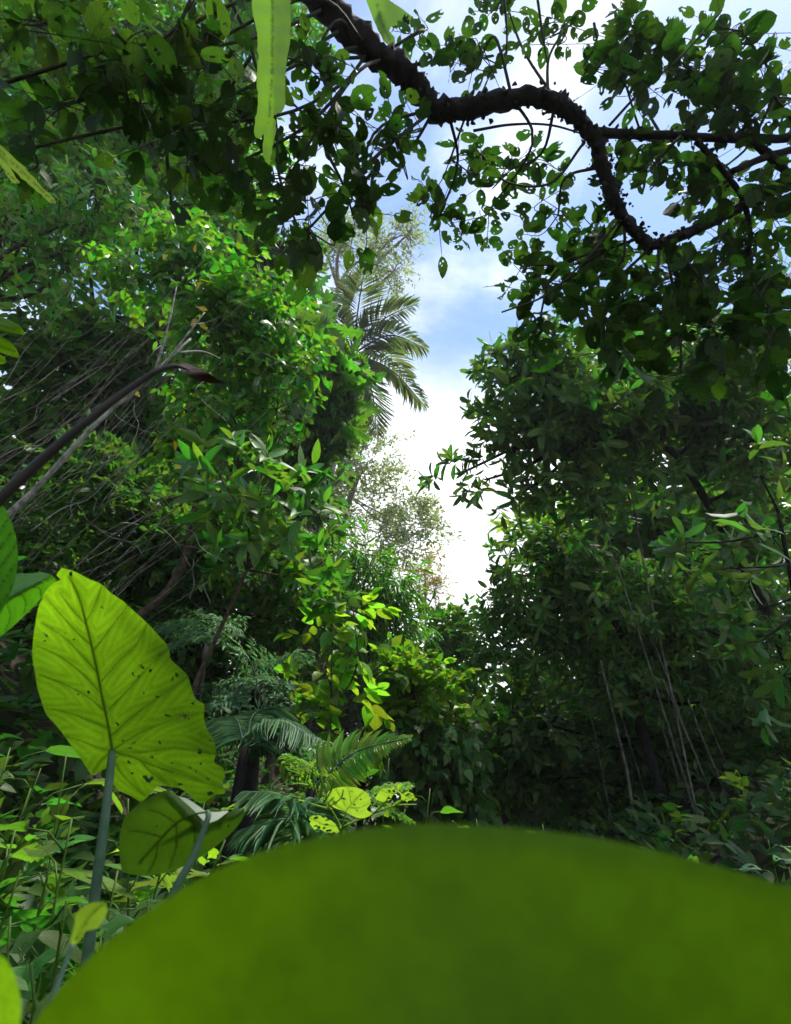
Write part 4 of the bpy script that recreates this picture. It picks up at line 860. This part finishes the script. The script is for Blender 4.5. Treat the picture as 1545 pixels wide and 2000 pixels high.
# ------------------------------------------------------------------ hanging strap ferns (bird's nest) at the top
def strap(label, pts, w, mat='strap', d_off=0):
    b = P(*pts[0]); t = thing('strap_fern', b, label, 'fern frond')
    return t
sf = thing('strap_fern', P(520, -60, 1.75), 'long pale green strap shaped frond hanging down from the top edge', 'fern frond')
OUT = [(500, -70), (492, 0), (500, 60), (504, 110), (501, 160), (504, 200), (498, 240), (500, 268), (508, 272), (514, 262), (512, 290), (517, 312), (525, 322), (530, 300), (534, 275), (540, 245), (536, 225), (552, 218), (556, 170), (560, 120), (567, 70), (568, 10), (562, -70)]
dsf = lambda x, y: 1.75 + .0009 * abs(x - 532) + .00008 * y + .0012 * math.sin(y * .16)
blade('blade', OUT, dsf, [[(532, -70), (532, 60), (530, 160), (524, 240)]], [2.2], 5, 'strap', sf, 0, [(505, 275, 5, 4, 0)], rough_edge=.8)
sf = thing('strap_fern', P(760, -40, 2.9), 'short pale green frond behind the mossy branch at the top', 'fern frond')
OUT = [(700, -60), (715, 0), (735, 50), (755, 85), (768, 92), (772, 80), (760, 55), (790, 50), (812, 42), (790, 20), (760, 0), (750, -60)]
blade('blade', OUT, lambda x, y: 2.95 + .001 * abs(x - 750), [[(725, -50), (745, 40), (765, 85)]], [2], 6, 'strap', sf, 0, rough_edge=.8)
# yellow strap leaves at the left edge
sf = thing('strap_fern', P(-30, 240, 1.2), 'yellow drooping strap leaf tips at the upper left edge', 'fern frond')
for OUT, V_ in (([(-40, 240), (0, 282), (25, 305), (60, 340), (85, 368), (105, 388), (109, 397), (100, 396), (80, 380), (50, 355), (20, 325), (-10, 300), (-50, 270)], [(-40, 255), (105, 395)]), ([(-40, 280), (0, 296), (15, 318), (30, 345), (39, 357), (28, 358), (15, 345), (0, 320), (-40, 300)], [(-40, 290), (34, 356)])):
    blade('blade', OUT, lambda x, y: 1.2 + .0006 * x, [V_ and [V_[0], ((V_[0][0] + V_[1][0]) / 2, (V_[0][1] + V_[1][1]) / 2), V_[1]]], [2], 5, 'chewed', sf, 0, rough_edge=.6)
sf = thing('broadleaf_plant', P(-60, 640, 1.6), 'row of bright drooping leaflets at the left edge beside the dark hollow', 'plant')
for OUT in ([(-40, 585), (0, 590), (20, 590), (33, 598), (20, 603), (0, 605), (-40, 605)], [(-40, 612), (0, 618), (25, 628), (42, 640), (48, 652), (25, 650), (0, 645), (-40, 632)], [(-40, 650), (0, 657), (20, 668), (35, 688), (38, 697), (20, 695), (0, 688), (-40, 670)], [(-40, 690), (0, 693), (10, 700), (12, 708), (0, 712), (-40, 715)]):
    m = np.array(OUT).mean(0)
    blade('leaflet', OUT, lambda x, y: 1.6 + .001 * abs(y - 640), [[(-40, OUT[0][1] + 10), (0, m[1]), (30, m[1] + 10)]], [1.5], 4, 'taro', sf, 0)

# ------------------------------------------------------------------ chewed yellow green plant in the middle
b = gp(-.16, 1.9)
ch = thing('chewed_plant', b, 'insect eaten yellow green plant with one round leaf left whole', 'plant')
dc = lambda x, y: 2.0 + .0004 * (x - 680) + .0014 * (y - 1570)
z7 = lambda q: [(400 + x * .3883, 1150 + y * .3883) for x, y in q]
OUT = z7([(612, 1050), (618, 1025), (650, 1005), (700, 996), (760, 1000), (800, 1015), (828, 1045), (833, 1080), (815, 1110), (840, 1130), (815, 1150), (770, 1152), (740, 1140), (700, 1118), (660, 1105), (630, 1085)])
o, vl = blade('leaf', OUT, dc, [z7(v) for v in ([(705, 1128), (740, 1080), (800, 1020)], [(715, 1110), (690, 1060), (660, 1010)], [(720, 1100), (780, 1100), (825, 1080)], [(735, 1080), (730, 1040), (720, 1000)], [(710, 1118), (660, 1090), (620, 1060)])], [1.6, 1, 1, 1, 1], 2.6, 'chewed', ch, .003,
          [(z7([(x, y)])[0][0], z7([(x, y)])[0][1], a, c_, an) for x, y, a, c_, an in ((700, 1055, 5, 1.8, 20), (650, 1068, 3, 2, 60), (750, 1085, 3, 1.5, 20), (785, 1060, 2.5, 1.2, 0), (765, 1115, 3, 1.5, 30), (740, 1020, 2, 1, 0))])
for OUT, hs in ((z7([(525, 1150), (560, 1138), (610, 1150), (650, 1180), (690, 1195), (670, 1225), (610, 1230), (550, 1225), (535, 1190)]), 22), (z7([(990, 1025), (1020, 1020), (1050, 1040), (1068, 1060), (1040, 1065), (1010, 1072), (985, 1060)]), 5), (z7([(880, 1010), (930, 1000), (990, 980), (960, 1030), (900, 1070), (860, 1060)]), 12)):
    oo = np.array(OUT); lo, hi = oo.min(0), oo.max(0)
    hl = [(rng.uniform(lo[0], hi[0]), rng.uniform(lo[1], hi[1]), rng.uniform(2, 6), rng.uniform(1.2, 2.6), rng.uniform(-40, 40)) for _ in range(hs)]
    blade('chewed_leaf', OUT, dc, [[tuple(oo[0]), tuple(oo.mean(0)), tuple(oo[len(oo) // 2])]], [1.2], 2.2, 'chewed', ch, .002, hl, rough_edge=1.0)
st = []
for pts in ([(690, 1215), (640, 1120), (560, 1030), (470, 930), (415, 910)], [(690, 1210), (710, 1120)], [(690, 1200), (850, 1130), (960, 1090), (1065, 1085)], [(700, 1230), (690, 1210)], [(560, 1030), (545, 950), (540, 890)], [(520, 990), (470, 980), (430, 985)], [(600, 1070), (640, 1000), (650, 950)], [(640, 1110), (560, 1090), (530, 1080)], [(580, 1050), (590, 980), (575, 930)], [(500, 960), (510, 920), (490, 900)], [(850, 1130), (900, 1080), (930, 1030)], [(960, 1090), (1000, 1060), (1020, 1045)], [(620, 1090), (690, 1040), (700, 1000)]):
    q = z7(pts); st.append(tube(smooth_line([P(x, y, dc(x, y) + .01) for x, y in q], 5), [.004, .0018], 5))
q = P(672, 1622, 2.0); st.append(tube(smooth_line([b, (b + q) / 2, q], 4), [.006, .005], 6))
V, T = join(st); mesh_obj('stem', V, T, MATS['rib'], ch)
lv = Leaves()
for _ in range(40):
    x, y = z7([(rng.uniform(430, 660), rng.uniform(890, 1090))])[0]
    lv.add(P(x, y, dc(x, y)), rng.normal(size=3), rng.normal(size=3) + np.array([0, -1, 0]), rng.uniform(.012, .035), rng.uniform(.004, .012))
build_leaves(lv, 'tatter', 'chewed', ch, 0, mass_name='leaf_remnants')

# ------------------------------------------------------------------ broad leaved plants at lower left
def broad_plant(name, label, top, d, nl_, ll, asp, shape, mat, spread=.8, cat='plant', group=None):
    c = P(top[0], top[1], d); b = gp(c[0] + rng.normal(0, .05), c[1] + rng.normal(0, .05))
    if b[2] > c[2] - .1: b[2] = c[2] - .3
    t = thing(name, b, label, cat, group)
    ln = smooth_line([b, (b + c) / 2 + rng.normal(0, .04, 3), c], 6); lv = Leaves(); pts = []
    pts.append(tube(ln, [.005, .003], 6))
    for i in range(nl_):
        s = ln[int(len(ln) * (.45 + .55 * i / nl_)) - 1]; a = i * 2.4 + rng.normal(0, .3); r_ = ll * spread * rng.uniform(.3, .7)
        q = s + np.array([math.cos(a) * r_, math.sin(a) * r_, r_ * .6]); pts.append(tube(np.array([s, (s + q) / 2 + np.array([0, 0, .02]), q]), [.003, .002], 5))
        lv.add(q, np.array([math.cos(a), math.sin(a), rng.uniform(-.5, .3)]), np.array([0, 0, 1.0]) + rng.normal(0, .3, 3), ll * rng.uniform(.75, 1.15), ll * asp)
    V, T = join(pts); mesh_obj('stem', V, T, MATS['rib_dark'], t)
    build_leaves(lv, shape, mat, t, 60, min_px=1)
    return t
BP = [((60, 1540), 1.9, 9, .30, .30, 'big', 'leaf_mid', 'narrow leaved plant left of the taro petiole'), ((140, 1600), 1.6, 8, .20, .45, 'tatter', 'leaf_mid', 'tattered light green plant behind the taro petiole'), ((40, 1700), 1.5, 8, .18, .5, 'big', 'leaf_deep', 'dark green low plant at the left edge under the taro'),
      ((130, 1760), 1.3, 8, .16, .5, 'tatter', 'leaf_deep', 'ragged green plant near the foot of the taro petiole'), ((290, 1760), 1.4, 8, .13, .6, 'heartbig', 'leaf_mid', 'lime seedling beneath the folded taro leaf'), ((250, 1560), 1.9, 9, .22, .5, 'tatter', 'leaf_deep', 'ragged plant between the two taro leaves'),
      ((20, 1460), 2.4, 9, .26, .35, 'big', 'leaf_deep', 'dark lanceolate plant at the left edge beside the huge taro leaf'), ((130, 1470), 2.3, 7, .36, .24, 'big', 'leaf_mid', 'long bladed plant peeking out left of the huge taro leaf'), ((440, 1640), 1.8, 9, .15, .6, 'heartbig', 'leaf_mid', 'round leaved plant right of the folded taro leaf'),
      ((400, 1560), 2.3, 9, .2, .6, 'tatter', 'leaf_lime', 'tattered light plant under the right lobe of the huge taro leaf'), ((60, 1880), 1.1, 7, .12, .5, 'big', 'leaf_dark', 'dark small plant above the bottom left corner'), ((840, 1540), 3.6, 10, .15, .7, 'heartbig', 'leaf_mid', 'heart leaved plant right of the round yellow leaf'), ((760, 1480), 3.8, 10, .14, .7, 'heartbig', 'leaf_mid', 'heart leaved plant behind the fern frond'),
      ((1500, 1640), 3.4, 9, .2, .35, 'tatter', 'frond_blue', 'bluish ragged plant at the right edge above the front leaf'), ((1440, 930), 4.6, 0, .2, .3, 'big', 'leaf_mid', '')]
BP += [((30, 1620), 1.7, 10, .16, .5, 'tatter', 'leaf_mid', 'tattered green plant at the left edge below the long bladed plant'), ((100, 1680), 1.6, 10, .15, .55, 'heartbig', 'leaf_mid', 'heart leaved plant left of the lower taro petiole'), ((230, 1700), 1.6, 10, .14, .5, 'tatter', 'leaf_deep', 'ragged plant between taro petiole and folded leaf'),
       ((180, 1840), 1.2, 9, .10, .5, 'big', 'leaf_deep', 'small dark plant right of the blurred yellow leaf'), ((330, 1640), 2.0, 10, .15, .6, 'heartbig', 'leaf_lime', 'lime plant hidden behind the folded taro leaf'), ((500, 1660), 2.4, 10, .13, .6, 'heartbig', 'leaf_mid', 'heart leaved plant above the front leaf, left of the chewed plant'), ((20, 1790), 1.3, 9, .13, .4, 'big', 'leaf_mid', 'narrow leaved plant at the left edge above the corner leaf'), ((80, 1500), 2.8, 10, .2, .4, 'tatter', 'leaf_deep', 'ragged dark plant in the shade left of the huge taro leaf'), ((930, 1600), 3.4, 10, .12, .6, 'heartbig', 'leaf_lime', 'small lime plant just above the top of the front leaf'), ((1060, 1610), 3.6, 10, .13, .5, 'big', 'leaf_mid', 'small plant above the front leaf at the foot of the dark thicket')]
for (tp, d_, nl_, ll, asp, shp, mt, lab) in BP:
    if nl_: broad_plant('broadleaf_plant', lab, tp, d_, nl_, ll, asp, shp, mt)

# ------------------------------------------------------------------ thin scattering volume, added to lift the shadows and imitate glare
def shadow_lift_haze(density):
    x0, x1, y0, y1, z0, z1 = -700, 700, -700, 1000, -2, 30
    V = np.array([(x, y, z) for x in (x0, x1) for y in (y0, y1) for z in (z0, z1)], float)
    T = np.array([(0, 1, 3), (0, 3, 2), (4, 6, 7), (4, 7, 5), (0, 4, 5), (0, 5, 1), (2, 3, 7), (2, 7, 6), (0, 2, 6), (0, 6, 4), (1, 5, 7), (1, 7, 3)])
    m = bpy.data.materials.new('shadow_lift_air'); m.use_nodes = True; t = m.node_tree; t.nodes.clear()
    o = t.nodes.new('ShaderNodeOutputMaterial'); v = t.nodes.new('ShaderNodeVolumePrincipled')
    v.inputs['Color'].default_value = (.92, .96, 1, 1); v.inputs['Density'].default_value = density; v.inputs['Anisotropy'].default_value = .3
    t.links.new(v.outputs[0], o.inputs['Volume'])
    mesh_obj('shadow_lift_haze', V, T, m, None, kind='stuff')
shadow_lift_haze(.0009)
